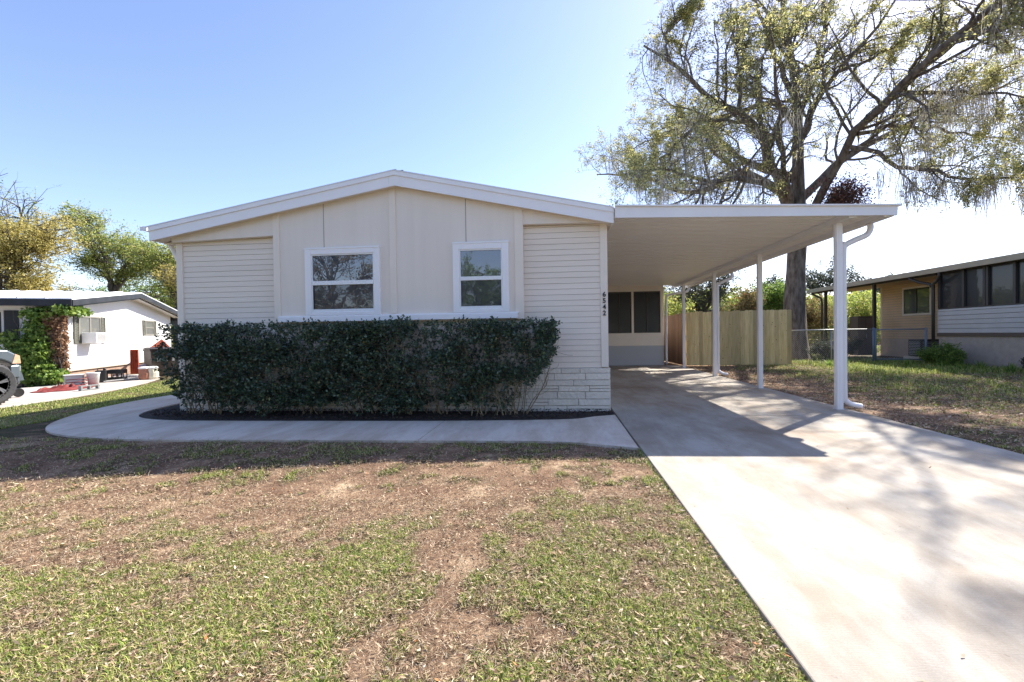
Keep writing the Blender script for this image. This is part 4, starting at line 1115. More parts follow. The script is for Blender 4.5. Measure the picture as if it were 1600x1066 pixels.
# right background, beyond the fences
tree('moss_tree', 'dark tree with hanging moss behind the left half of the wood fence', 'tree', (7.6, 25, 0), (0, 0, 1.9), [(-.9, 0, 3.8, 1.5, 1.5, 1.3), (.8, 0, 3.9, 1.3, 1.3, 1.2), (-.1, 0, 2.7, 1.9, 1.4, 1.0)], 'darkleaf', 26, 20, .10, .2, 31)
tree('shrub', 'bright green bushy shrub showing above the fence just left of the oak trunk', 'shrub', (10.3, 24, 0), (0, 0, 1.0), [(0, 0, 2.5, 1.2, 1.2, 1.1), (.6, 0, 3.0, .9, .9, .9), (-.9, 0, 2.2, .9, .9, .8)], 'greenleaf', 30, 24, .11, .09, 32)
tree('shrub', 'yellow green shrub right beside the enclosed porch above the brown fence', 'shrub', (5.4, 23, 0), (0, 0, .9), [(0, 0, 2.4, 1.2, 1, 1.0), (-.9, 0, 2.6, .8, .8, .7)], 'limeleaf', 26, 20, .10, .08, 33)
tree('shrub', 'autumn coloured shrub behind the middle of the wood fence', 'shrub', (8.7, 23, 0), (0, 0, .9), [(0, 0, 2.1, 1.0, 1, .9), (.5, 0, 2.7, .7, .7, .7)], 'drybrush', 24, 18, .10, .08, 34)
tree('shrub', 'yellow green thicket shrub just right of the oak trunk behind the chain link', 'shrub', (13.3, 27, 0), (0, 0, .6), [(0, 0, 1.7, 1.7, 1.4, 1.4), (1.2, 0, 2.4, 1.2, 1.2, 1.2), (-1.2, 0, 1.2, 1.3, 1.2, .9)], 'drybrush', 28, 20, .11, .07, 35)
tree('shrub', 'tall yellow green shrub framed by the posts of the tan house carport', 'shrub', (17.2, 28.5, 0), (0, 0, .8), [(0, 0, 2.3, 1.6, 1.5, 1.6), (-1.6, 0, 1.7, 1.3, 1.3, 1.4), (1.3, 0, 1.8, 1.3, 1.3, 1.3)], 'limeleaf', 30, 22, .11, .09, 36)
tree('shrub', 'brownish low brush under the far end of the tan house carport', 'shrub', (15.8, 30.5, 0), (0, 0, .5), [(0, 0, 1.2, 2.2, 1.4, 1.1), (2.6, 0, 1.2, 2, 1.4, 1.0), (-2.4, 0, 1.0, 1.8, 1.2, .9)], 'drybrush', 28, 16, .13, .05, 37)
tree('shrub', 'dark low bush at the foot of the oak trunk behind the chain link', 'shrub', (10.2, 18.6, 0), (0, 0, .2), [(0, 0, .42, .55, .4, .36), (.5, 0, .3, .4, .3, .25)], 'darkleaf', 22, 16, .07, .03, 38, jit=.05)
tree('shrub', 'dark low bush behind the chain link in front of the cabinet', 'shrub', (12.2, 20.6, 0), (0, 0, .2), [(0, 0, .5, .8, .5, .45), (-.8, 0, .4, .6, .4, .3)], 'darkleaf', 22, 16, .07, .03, 39, jit=.05)
tree('shrub', 'rounded bright green shrub at the foot of the screened porch', 'shrub', (12.35, 15.9, -.03), (0, 0, .12), [(0, 0, .42, .42, .62, .34), (-.05, -.4, .3, .3, .4, .26), (0, .5, .34, .36, .4, .26)], 'greenleaf', 46, 26, .045, .03, 40, jit=.03)
tree('shrub', 'small dark shrub at the photo edge under the porch', 'shrub', (12.55, 13.2, -.03), (0, 0, .1), [(0, 0, .3, .3, .4, .25)], 'darkleaf', 30, 20, .045, .02, 41, jit=.03)
for i, (x, y, hgt, w_, lab) in enumerate([(29, 52, 7.4, 3.4, 'distant dark moss hung tree rising above the tan house roof'), (22.6, 50, 6.0, 2.2, 'distant small dark tree left of the tan roof corner'), (36.5, 55, 6.4, 3.0, 'distant dark tree peeping over the tan roof farther right'), (25.6, 56, 5.6, 2.4, 'distant dark tree low behind the tan carport roof')]):
    tree('distant_tree', lab, 'tree', (x, y, 0), (0, 0, hgt * .5), [(0, 0, hgt, w_ * .8, w_ * .7, hgt * .18), (-w_ * .5, 0, hgt * .84, w_ * .6, w_ * .6, hgt * .13), (w_ * .6, 0, hgt * .86, w_ * .6, w_ * .6, hgt * .14)], 'darkleaf', 22, 14, .20, .2, 50 + i, group='distant trees beyond the tan house')
g = np.random.default_rng(77)
n = 130000; X = g.uniform(-80, 46, n); X = np.where(X < -2, X - 8, X); Y = 40 + g.uniform(-3, 5, n) + .12 * X - .35 * np.maximum(0, -X - 30); H = 2.4 + 2.6 * fbm(X * .35, Y * .12, 3) + .9 * fbm(X * 1.4, Y * .8, 2)
Zt = H * (1 - g.uniform(0, 1, n) ** 1.6); gg = Geo(); leaves(gg, np.stack([X, Y, Zt], 1), .30, g, aspect=.7)
gg.build('far_thicket', MT['limeleaf'], None, kind='stuff', label='far belt of yellow green scrub behind the fences', category='scrub')
# the trees over the road that show in the windows
for i, (x, y, hgt, w_, lm, nl_, lab) in enumerate([(-14.5, -14, 9.5, 5.0, 'drybrush', 6, 'bare branched tree across the street reflected in the wide window'), (-7.0, -22, 7.6, 4.6, 'greenleaf', 16, 'green tree across the street behind the camera'), (-2, -27, 5.6, 4.2, 'darkleaf', 16, 'dark round tree farther behind the camera'), (-23, -19, 8, 5, 'limeleaf', 12, 'leafy tree at the far end of the street behind the camera'), (-13, -24, 5.2, 4.2, 'greenleaf', 16, 'broad low green tree behind the bare one across the street'), (9, -20, 8, 5, 'limeleaf', 12, 'leafy tree across the street facing the driveway'), (-19, -12, 4.5, 3.4, 'darkleaf', 16, 'dark low tree beside the bare one across the street')]):
    tree('street_tree', lab, 'tree', (x, y, 0), (0, 0, hgt * .28), [(0, 0, hgt * .75, w_ * .8, w_ * .7, hgt * .25), (-w_ * .5, 0, hgt * .5, w_ * .6, w_ * .6, hgt * .25), (w_ * .6, 0, hgt * .5, w_ * .6, w_ * .6, hgt * .25), (0, 0, hgt * .28, w_ * .8, w_ * .6, hgt * .2)], lm, 36, nl_ * 2, .13, .3, 60 + i, group='trees across the street')

# ---------------------------------------------------------------- clipped hedge
def hedge():
    g = np.random.default_rng(5)
    t = thing('hedge', 'long clipped dark green hedge in front of the beige house', 'hedge', (-3.2, 6.8, 0))
    def half(x):                                   # half depth and limits along the hedge
        return .42
    def top(x): return 1.375 + .012 * np.sin(x * 2.3) + .014 * np.sin(x * 5.1 + 1) + .012 * np.sin(x * 11)
    def bot(x): return .11 + .05 * np.sin(x * 3.1) + .03 * np.sin(x * 9) + .30 * sstep(-1.0, 0.05, x) + .16 * sstep(-5.9, -6.6, x)
    bases = [(-5.75, 6.85), (-5.3, 6.8), (-4.6, 6.85), (-3.85, 6.8), (-3.1, 6.82), (-2.4, 6.78), (-1.75, 6.82), (-1.1, 6.78), (-.6, 6.8)]
    geo = Geo(); paths = []; rads = []
    for (bx, by) in bases:
        for _ in range(11):
            x1 = bx + g.uniform(-.62, .62); y1 = 6.78 + g.uniform(-.40, .40); z1 = g.uniform(.6, 1.32)
            x0 = bx + g.normal() * .16; y0 = by + g.normal() * .06
            P_, _l = resample([(x0, y0, -.05), (x0 + (x1 - x0) * .35 + g.normal() * .05, y0 + (y1 - y0) * .45, z1 * .35), (x0 + (x1 - x0) * .75 + g.normal() * .05, y0 + (y1 - y0) * .85, z1 * .7), (x1, y1, z1)], 8)
            paths.append(P_); rads.append(np.linspace(.011, .003, 8) * g.uniform(.6, 1.2))
    paths = np.array(paths); rads = np.array(rads)
    tubes(geo, paths, rads, 5)
    lens = np.full(len(paths), .8)
    a, la, ra = sprout(g, paths, lens, rads, 9, 5, .48, .9, .05, .25, tmin=.25); tubes(geo, a, np.clip(ra, .002, .006), 3)
    geo.build('stems', MT['stem'], t)
    # leafy shoots filling the box of the hedge, thicker towards the faces
    n = 17500
    x = g.uniform(-6.45, .02, n); u = g.uniform(0, 1, n)
    tp = top(x); bt = bot(x)
    z = bt + (tp - bt) * (1 - g.uniform(0, 1, n) ** 1.15)
    bulge = .34 + .10 * np.sin(np.pi * np.clip((z - bt) / (tp - bt), 0, 1)) + .03 * np.sin(x * 4 + z * 3)
    s_ = g.uniform(-1, 1, n); s_ = np.sign(s_) * np.abs(s_) ** .6
    y = 6.78 + s_ * bulge
    # ends taper in at the bottom, hollow places
    endl = -6.12 - (y - 6.44) * .35 + .48 * np.clip((.7 - z) / .7, 0, 1); endr = -.03 - .75 * np.clip((.95 - z) / .95, 0, 1) ** 1.2
    hol = fbm(x * 5.2 + 5, z * 5.0 + 2, 3) + .075 * np.cos(2 * np.pi * (x + 5.75) / .70 + .5 * np.sin(z * 3)) * np.interp(z, [.2, 1.3], [1.3, .45]) - .018
    keep = (x > endl) & (x < endr) & (g.uniform(0, 1, n) < np.interp(hol, [.40, .50, .60], [.16, .72, 1.0]))
    S = np.stack([x, y, z], 1)[keep]
    d_ = nrm(np.stack([g.normal(size=len(S)) * .5, (S[:, 1] - 6.78) * 2.2 + g.normal(size=len(S)) * .3, g.uniform(.0, 1.2, len(S))], 1))
    Ls = g.uniform(.05, .13, len(S))
    sh = np.stack([S, S + d_ * Ls[:, None] * .5, S + d_ * Ls[:, None]], 1)
    gs = Geo(); tubes(gs, sh, np.tile([.0022, .0018, .001], (len(S), 1)), 3); gs.build('twigs', MT['stem'], t, kind='stuff')
    lf = Geo(); k_ = 9
    f_ = np.linspace(.1, 1.0, k_)[None, :, None]
    pp = (S[:, None] + (d_ * Ls[:, None])[:, None] * f_).reshape(-1, 3) + g.normal(size=(len(S) * k_, 3)) * .006
    leaves(lf, pp, .044, g, dirs=np.repeat(d_, k_, 0), aspect=.58)
    # stray shoots above the clipped top
    xs = g.uniform(-6.1, -.05, 170); s0 = np.stack([xs, 6.78 + g.uniform(-.38, .38, 170), top(xs) - .02], 1)
    dd = nrm(np.stack([g.normal(size=170) * .25, g.normal(size=170) * .25, np.ones(170)], 1)); LL = g.uniform(.02, .075, 170)
    pp = (s0[:, None] + (dd * LL[:, None])[:, None] * np.linspace(0, 1, 8)[None, :, None]).reshape(-1, 3)
    leaves(lf, pp, .036, g, dirs=np.repeat(dd, 8, 0), aspect=.5)
    lf.build('foliage', MT['hedgeleaf'], t)
    # mulch chips and fallen leaves under it
    m = 5200; xx = g.uniform(-7.0, .8, m); yy = g.uniform(6.26, 7.18, m)
    k2 = yy > np.interp(xx, [-7.1, -6.95, -6.7, -6.3, -5.8, -5.0, -1.6, .05, .5, .85], [7.9, 7.3, 6.85, 6.52, 6.38, 6.3, 6.36, 6.5, 6.74, 6.9]); xx = xx[k2]; yy = yy[k2]; m = len(xx)
    q = np.stack([xx, yy, np.full(m, .012) + g.uniform(0, .015, m)], 1)
    mc = Geo(); dv = nrm(np.stack([g.normal(size=m), g.normal(size=m), g.normal(size=m) * .2], 1)); leaves(mc, q, .035, g, dirs=dv * 3, aspect=.4)
    ok = True
    mc.build('mulch_chips', MT['mulchchip'], None, kind='stuff', label='dark bark mulch and litter under the hedge', category='mulch')
hedge()

# ---------------------------------------------------------------- vine on the white house corner
def vine():
    g = np.random.default_rng(9)
    t = thing('climbing_vine', 'climbing vine with green and dead brown leaves on the white house corner', 'vine', nlw(0, 0))
    def W(p):
        c, s_ = math.cos(ANG), math.sin(ANG); p = np.asarray(p)
        return np.stack([NLO[0] + p[..., 0] * c - p[..., 1] * s_, NLO[1] + p[..., 0] * s_ + p[..., 1] * c, p[..., 2]], -1)
    st_ = Geo(); P_ = []
    for _ in range(26):
        y = g.uniform(-.15, .9); x = -.12 - g.uniform(0, .2)
        P_.append(np.stack([np.full(9, x) + np.cumsum(g.normal(size=9) * .03), y + np.cumsum(g.normal(size=9) * .05), np.linspace(-.05, g.uniform(1.2, 2.25), 9)], 1))
    P_ = W(np.array(P_)); tubes(st_, P_, np.tile(np.linspace(.016, .006, 9), (26, 1)), 5); st_.build('stems', MT['bark2'], t)
    lf = Geo()
    def cloud(n, c, r):
        return np.array(c) + nrm(g.normal(size=(n, 3))) * (g.uniform(0, 1, (n, 1)) ** .45) * np.array(r)
    pts = np.concatenate([cloud(1900, (-.3, .50, .95), (.3, .42, .5)), cloud(1700, (-.3, .48, .35), (.32, .52, .4)), cloud(700, (-.3, .35, 2.0), (.25, .45, .2)), cloud(420, (-.2, -.18, 2.14), (.45, .25, .16)),
                          cloud(420, (.35, -.25, 2.1), (.55, .16, .13)), cloud(500, (-.3, .45, 1.5), (.25, .35, .4)), cloud(500, (-.35, 0.05, .22), (.35, .35, .2)), cloud(260, (-.3, 1.05, 1.2), (.2, .22, .4))])
    leaves(lf, W(pts), .095, g, aspect=.8, droop=.6)
    lf.build('foliage', MT['greenleaf'], t)
    dl = Geo()
    pts = np.concatenate([cloud(1900, (-.14, .02, 1.25), (.2, .2, .95)), cloud(700, (-.2, .1, 1.9), (.25, .3, .3)), cloud(500, (-.12, .0, .5), (.16, .18, .45)), cloud(300, (-.2, .4, 1.6), (.15, .3, .4))])
    leaves(dl, W(pts), .085, g, aspect=.7, droop=1.2)
    dl.build('dead_foliage', MT['vinedead'], t, label='column of dried brown leaves on the corner')
vine()

# ---------------------------------------------------------------- grass, straw and fallen leaves
MT['blade'] = mat('grass_blade', (.1, .15, .03), .6, transl=.35, spec=.3, ramp=[(0, (.08, .13, .025)), (.35, (.20, .29, .05)), (.7, (.42, .48, .10)), (.9, (.58, .55, .20)), (1, (.62, .52, .28))])
MT['straw'] = mat('dry_straw', (.4, .3, .2), .85, transl=.15, spec=.2, ramp=[(0, (.13, .075, .045)), (.35, (.32, .21, .13)), (.75, (.54, .42, .27)), (1, (.72, .62, .45))])
MT['dryleaf'] = mat('dead_leaf', (.4, .3, .2), .75, transl=.15, ramp=[(0, (.13, .065, .035)), (.4, (.32, .20, .115)), (.8, (.50, .37, .24)), (.97, (.64, .52, .38)), (1, (.50, .17, .04))])
def outside(x, y, pad=0.0):
    """keeps clear of the drive, walk, mulch and buildings"""
    ok = ~((x > DX0 - pad) & (x < DX1 + pad) & (y > -9) & (y < 17))
    ok &= ~((x > -8.0) & (x < DX0) & (y > 5.1 - pad) & (y < 24))
    ok &= ~((x > -8.40 - pad) & (x <= -8.0) & (y > 7.0))
    ok &= ~((x > .2) & (x < DX0) & (y > 4.86 - (x - .85) * .32 - pad))
    # rounded nose of the walk
    e = np.array(outer[30:60])
    nose = (x < -5.5) & (x > -8.5) & (y > np.interp(x, [-8.3, -7.85, -7.35, -6.75, -5.9, -5.5], [7.8, 6.6, 5.88, 5.42, 5.14, 5.09]) - pad)
    ok &= ~nose
    ok &= ~((x < -10.6) & (y > 3) & (y < 14.5) & (x < -10.55 - .42 * np.maximum(0, y - 9.4) + pad))
    ok &= ~((x > 12.95) & (y < 25))
    return ok
def seedpts(g, n, x0, x1, y0, y1, thr):
    x = g.uniform(x0, x1, n); y = g.uniform(y0, y1, n)
    c = cover(x, y)
    k_ = outside(x, y, -.02) & (g.uniform(0, 1, n) < thr(c))
    return x[k_], y[k_], c[k_]
def blades(geo, g, x, y, h, w, lean=.9, tuft=1):
    if tuft > 1:
        x = np.repeat(x, tuft) + g.normal(size=len(x) * tuft) * h * .35; y = np.repeat(y, tuft) + g.normal(size=len(y) * tuft) * h * .35
    n = len(x); z = gz(x, y)
    a = g.uniform(0, 2 * np.pi, n); ln = g.uniform(.2, 1, n) * lean
    H = h * g.uniform(.4, 1.25, n)
    d_ = np.stack([np.cos(a), np.sin(a), 0 * a], 1); sd = np.stack([-np.sin(a), np.cos(a), 0 * a], 1) * (w * g.uniform(.6, 1.2, n))[:, None]
    B = np.stack([x, y, z - .004], 1); up = np.array([0, 0, 1.0])
    M_ = B + d_ * (H * ln * .4)[:, None] + up * (H * .62 * (1 - ln * .3))[:, None]
    T_ = B + d_ * (H * ln)[:, None] + up * (H * (1 - ln * .62))[:, None]
    V = np.stack([B - sd, B + sd, M_ + sd * .8, M_ - sd * .8, T_ + sd * .12, T_ - sd * .12], 1)
    i = np.arange(n)[:, None] * 6
    F = np.concatenate([i + [0, 1, 2, 3], i + [3, 2, 4, 5]], 0)
    geo.add(V, F)
def flat(geo, g, x, y, L, w, lift=.012, z0=None, tilt=.5):
    n = len(x); z = (gz(x, y) if z0 is None else np.full(n, z0)) + g.uniform(.003, lift, n)
    d_ = nrm(np.stack([g.normal(size=n), g.normal(size=n), g.normal(size=n) * tilt], 1))
    sd = nrm(np.cross(d_, np.array([0, 0, 1.0]) + g.normal(size=(n, 3)) * tilt))
    LL = (L * g.uniform(.5, 1.3, n))[:, None]; WW = (w * g.uniform(.6, 1.2, n))[:, None]
    c = np.stack([x, y, z], 1); nn = np.cross(d_, sd)
    V = np.stack([c - d_ * LL / 2, c + sd * WW / 2 + nn * WW * .15, c + d_ * LL / 2, c - sd * WW / 2 + nn * WW * .1], 1)
    geo.add(V, np.arange(n * 4).reshape(n, 4))
g = np.random.default_rng(3)
gb = Geo(); gs = Geo(); gl = Geo()
th = lambda c: sstep(.28, .80, c)
# near lawn
x, y, c = seedpts(g, 330000, -5.2, .95, 1.1, 3.6, th); blades(gb, g, x, y, .034, .0019, lean=1.1)
x, y, c = seedpts(g, 26000, -5.2, .95, 1.1, 4.2, lambda c: sstep(.55, .95, c)); blades(gb, g, x, y, .05, .0024, tuft=8)
x, y, c = seedpts(g, 230000, -9, .95, 3.3, 8.5, th); blades(gb, g, x, y, .038, .0030)
x, y, c = seedpts(g, 6500, -9, .95, 3.4, 8.5, lambda c: sstep(.55, .95, c)); blades(gb, g, x, y, .055, .0034, tuft=8)
# strip by the walk and the white house
x, y, c = seedpts(g, 90000, -13, -6.2, 5, 15.5, lambda c: sstep(.1, .6, c)); blades(gb, g, x, y, .05, .005)
# right lawn
x, y, c = seedpts(g, 170000, 4.3, 13, 4.0, 18.5, lambda c: sstep(.35, .9, c)); blades(gb, g, x, y, .05, .0045)
x, y, c = seedpts(g, 3200, 5.5, 13, 9, 18.5, lambda c: sstep(.45, .9, c)); blades(gb, g, x, y, .12, .006, tuft=9)
x, y, c = seedpts(g, 2600, 8.6, 13, 13, 18.5, lambda c: sstep(.3, .9, c)); blades(gb, g, x, y, .17, .008, tuft=7)
# out of the frame but near it
x, y, c = seedpts(g, 40000, 4.3, 11, 0.5, 4.0, lambda c: sstep(.35, .9, c)); blades(gb, g, x, y, .05, .0045)
x, y, c = seedpts(g, 60000, -13, -5.0, -1, 5.2, lambda c: sstep(.3, .8, c)); blades(gb, g, x, y, .05, .005)
# beyond the fence
x, y, c = seedpts(g, 6000, 4.5, 24, 17.2, 34, lambda c: sstep(.2, .8, c)); blades(gb, g, x, y, .16, .013, tuft=7)
# ragged edge that overhangs the slab
n = 3200; yy = g.uniform(1.2, 4.9, n); xx = DX0 - np.abs(g.normal(size=n)) * .022; k_ = g.uniform(0, 1, n) < .25 + cover(xx - .1, yy); blades(gb, g, xx[k_], yy[k_], .04, .0022, lean=1.1)
gb.build('grass', MT['blade'], None, kind='stuff', label='thin patchy green lawn grass with bare soil showing through', category='grass')
# straw thatch
st1 = lambda c: .42 + .58 * sstep(.05, .45, c) * (1 - .25 * sstep(.6, 1, c))
x, y, c = seedpts(g, 320000, -5.2, .95, 1.1, 3.6, st1); flat(gs, g, x, y, .032, .0024, .028)
x, y, c = seedpts(g, 180000, -9, .95, 3.3, 7.5, st1); flat(gs, g, x, y, .042, .0034, .030)
x, y, c = seedpts(g, 100000, 4.3, 13, 4.0, 18.5, st1); flat(gs, g, x, y, .06, .006, .03)
gs.build('dry_straw', MT['straw'], None, kind='stuff', label='dry straw thatch lying between the grass blades', category='straw')
# fallen leaves
x, y, c = seedpts(g, 30000, -5.2, .95, 1.1, 3.8, lambda c: .2 + .7 * c); flat(gl, g, x, y, .033, .011, .034, tilt=.45)
x, y, c = seedpts(g, 24000, -9, .95, 3.4, 8, lambda c: .2 + .7 * c); flat(gl, g, x, y, .036, .013, .03, tilt=.4)
x, y, c = seedpts(g, 60000, 4.3, 13, 4.0, 18.5, lambda c: .4 + .2 * c); flat(gl, g, x, y, .05, .02, .06, tilt=.6)
n = 46; flat(gl, g, g.uniform(.9, 4.3, n), g.uniform(1.3, 12, n), .035, .013, .012, z0=.0, tilt=.2)
n = 14; flat(gl, g, g.uniform(-6, .8, n), g.uniform(5.2, 6.2, n), .03, .013, .012, z0=-.003, tilt=.2)
gl.build('fallen_leaves', MT['dryleaf'], None, kind='stuff', label='small dead oak leaves scattered over lawn and driveway', category='leaves')

# strappy leaved clumps on the right lawn
g = np.random.default_rng(14)
spots = [(12.1, 14.3, 'strappy leaved clump nearest the right photo edge'), (11.6, 15.0, 'strappy leaved clump in front of the porch shrub'), (11.9, 13.2, 'small strappy clump on the lawn at the right edge'), (9.6, 16.3, 'bright green clump beside the downspout and chain link'), (8.9, 15.9, 'light green weedy clump at the end of the wood fence'), (10.7, 15.1, 'strappy clump halfway between post and porch'), (11.3, 13.9, 'low strappy clump in the middle of the right lawn')]
for i, (x, y, lab) in enumerate(spots):
    t = thing('lily_clump', lab, 'plant', (x, y, -.03), group='strappy clumps on the right lawn')
    gg = Geo(); n = 46; a = g.uniform(0, 2 * np.pi, n); L_ = g.uniform(.18, .38, n); sp = g.uniform(.15, .8, n)
    ts = np.linspace(0, 1, 5)[None, :]
    hx = L_[:, None] * sp[:, None] * ts ** 1.3; hz = L_[:, None] * (ts - .45 * sp[:, None] * ts ** 2.4)
    P = np.stack([x + np.cos(a)[:, None] * hx + g.normal(size=n)[:, None] * .04, y + np.sin(a)[:, None] * hx + g.normal(size=n)[:, None] * .04, -.03 + hz], -1)
    sd = np.stack([-np.sin(a), np.cos(a), 0 * a], 1)[:, None] * (np.array([.008, .010, .009, .006, .001])[None, :, None])
    V = np.stack([P - sd, P + sd], 2); idx = np.arange(n * 10).reshape(n, 5, 2)
    gg.add(V, np.stack([idx[:, :-1, 0], idx[:, :-1, 1], idx[:, 1:, 1], idx[:, 1:, 0]], -1))
    gg.build('leaves', MT['greenleaf'], t)

# ================================================================== PICKUP TRUCK (only its nose is in the picture)
def truck():
    t = thing('pickup_truck', 'silver grey pickup truck with black alloy wheels at the left edge', 'truck', (-11.82, 8.33, -.035), R(90))
    paint = mat('grey_blue_paint', (.20, .235, .26), .28, metal=.6)
    tyre = mat('tyre_rubber', (.025, .025, .027), .75, (.04, .04, .042), 20)
    wx = [-.56, -3.9]; zc = .42; ra = .50
    def side(y0, y1):
        top = [(-.13, .62), (-.10, .80), (-.13, .98), (-.30, 1.08), (-1.3, 1.16), (-1.45, 1.18)]
        back = [(-5.35, 1.20), (-5.38, .55), (-5.3, .48)]
        pts = top + back
        for c in (wx[1], wx[0]):
            n = 14
            a0 = math.asin((.48 - zc) / ra) if abs(.48 - zc) < ra else 0
            for k_ in range(n + 1):
                a = math.pi - a0 - (math.pi - 2 * a0) * k_ / n
                pts.append((c + ra * math.cos(a), zc + ra * math.sin(a)))
        pts.append((-.12, .48))
        return pts
    b = MB(); b.prism(side(0, 0), 'y', -.93, .93)
    # hood crown, cab and bed
    b.prism([(-.22, .99), (-.32, 1.10), (-1.45, 1.20), (-1.45, .99)], 'y', -.80, .80)
    b.build('body', paint, t, bev=.03, local=True)
    b = MB(); b.prism([(-1.35, 1.16), (-2.0, 1.78), (-2.3, 1.85), (-3.05, 1.84), (-3.2, 1.16)], 'y', -.76, .76); b.build('cab', paint, t, bev=.05, local=True)
    for s_ in (-1, 1):
        b = MB(); b.prism([(-1.62, 1.22), (-2.08, 1.72), (-2.98, 1.74), (-3.06, 1.22)], 'y', s_ * .762, s_ * .768); b.build('side_window', MT['porch_glass'], t, local=True)
    b = MB(); b.add([(-1.37, -.68, 1.20), (-1.37, .68, 1.20), (-1.96, .62, 1.76), (-1.96, -.62, 1.76)], [(0, 1, 2, 3)])
    o_ = b.build('windscreen', MT['porch_glass'], t, local=True); o_.location.x += .012
    chrome = mat('chrome_bumper', (.6, .62, .63), .18, metal=.95)
    b = MB(); b.prism([(-.28, -.955), (-.12, -.95), (-.03, -.86), (.05, -.60), (.09, 0), (.05, .60), (-.03, .86), (-.12, .95), (-.28, .955), (-.10, .80), (-.10, -.80)], 'z', .52, .77)
    b.build('bumper', paint, t, bev=.02, local=True)
    b = MB(); b.prism([(-.09, .36), (-.05, .40), (-.03, .50), (-.12, .50)], 'y', -.86, .86); b.build('bumper_valance', chrome, t, bev=.01, local=True)
    amber = mat('amber_lens', (.60, .30, .14), .2, (.62, .50, .42), 8)
    for s_ in (-1, 1):
        b = MB(); b.prism([(-.24, .80), (-.085, .80), (-.10, .96), (-.18, 1.0)], 'y', s_ * .66, s_ * .942); b.build('headlight', amber, t, bev=.01, local=True)
    b = MB(); b.box(-.07, -.045, -.64, .64, .80, .97)
    for i in range(4): b.box(-.045, -.035, -.62, .62, .82 + i * .036, .835 + i * .036)
    b.build('grille', MT['black'], t, local=True)
    for c in wx:
        for s_ in (-1, 1):
            wh = bpy.data.objects.new('wheel', None); COL.objects.link(wh); wh.parent = t; wh.location = (c, s_ * .82, zc)
            b = MB(); b.lathe([(.24, -.13), (.36, -.14), (.405, -.11), (.42, -.04), (.42, .04), (.405, .11), (.36, .14), (.24, .13)], (0, 0, 0), 40, 'y')
            for k_ in range(40):
                a = 2 * math.pi * k_ / 40
                b.box(.418 * math.cos(a) - .012, .418 * math.cos(a) + .012, -.10, .10, .418 * math.sin(a) - .012, .418 * math.sin(a) + .012)
            b.build('tyre', tyre, wh, smooth=False, local=True)
            b = MB(); yo = s_ * .10
            b.lathe([(.255, yo - .03), (.27, yo - .03), (.275, yo + .045 * s_), (.262, yo + .045 * s_), (.25, yo)], (0, 0, 0), 36, 'y')
            b.lathe([(.25, -.05), (.25, .05)], (0, 0, 0), 30, 'y')
            b.build('rim', MT['black'], wh, local=True)
            b = MB()
            for k_ in range(6):
                a = 2 * math.pi * k_ / 6 + .3
                for o2 in (-.09, .09):
                    b.beam((.05 * math.cos(a), yo + s_ * .02, .05 * math.sin(a)), (.235 * math.cos(a + o2), yo + s_ * .035, .235 * math.sin(a + o2)), .028, .03, up=(0, 1, 0))
            for k_ in range(26):
                a = 2 * math.pi * k_ / 26; b.box(.262 * math.cos(a) - .006, .262 * math.cos(a) + .006, yo + s_ * .043 - .006, yo + s_ * .043 + .006, .262 * math.sin(a) - .006, .262 * math.sin(a) + .006)
            b.lathe([(.05, yo), (.05, yo + s_ * .05), (.03, yo + s_ * .055)], (0, 0, 0), 16, 'y')
            b.build('spokes', mat('brushed_alloy', (.5, .5, .5), .3, metal=.9), wh, local=True)
    b = MB()
    for s_ in (-1, 1): b.box(-5.2, -.2, s_ * .5 - .05, s_ * .5 + .05, .36, .5)
    b.build('chassis', MT['black'], t, local=True)
truck()

# ================================================================== YARD THINGS BESIDE THE WHITE HOUSE
m_red = mat('red_cloth', (.11, .012, .010), .8, (.22, .03, .022), 7)
m_or = mat('orange_cloth', (.34, .045, .015), .75, (.46, .08, .03), 8)
bn = thing('wheelie_bin', 'dark brown wheeled rubbish bin with lid, nearest the hedge', 'bin', (-12.9, 13.6, -.03), R(60))
m_bin = mat('brown_plastic', (.028, .018, .015), .5, (.04, .026, .02), 4)
b = MB(); b.add([(-.24, -.26, .08), (.24, -.26, .08), (.24, .22, .08), (-.24, .22, .08), (-.31, -.34, .92), (.31, -.34, .92), (.31, .34, .92), (-.31, .34, .92)], [(0, 3, 2, 1), (4, 5, 6, 7), (0, 1, 5, 4), (1, 2, 6, 5), (2, 3, 7, 6), (3, 0, 4, 7)])
b.box(-.33, .33, -.36, .36, .88, .92); b.build('body', m_bin, bn, bev=.02, local=True)
b = MB(); b.prism([(-.38, .925), (.40, .925), (.40, .95), (.1, 1.0), (-.38, .96)], 'x', -.33, .33); b.v = [(v[0], v[1], v[2]) for v in b.v]; b.build('lid', m_bin, bn, bev=.015, local=True)
for s_ in (-1, 1):
    b = MB(); b.lathe([(.10, -.025), (.12, -.02), (.12, .02), (.10, .025)], (s_ * .27, .24, .09), 20, 'x'); b.build('wheel', MT['black'], bn, local=True)
b = MB(); b.tube([(-.25, .36, .88), (-.25, .42, .93), (.25, .42, .93), (.25, .36, .88)], .015, 8); b.build('handle', m_bin, bn, local=True)
b = MB(); b.box(-.14, .14, -.315, -.305, .55, .66); b.build('label_panel', MT['galv'], bn, local=True)

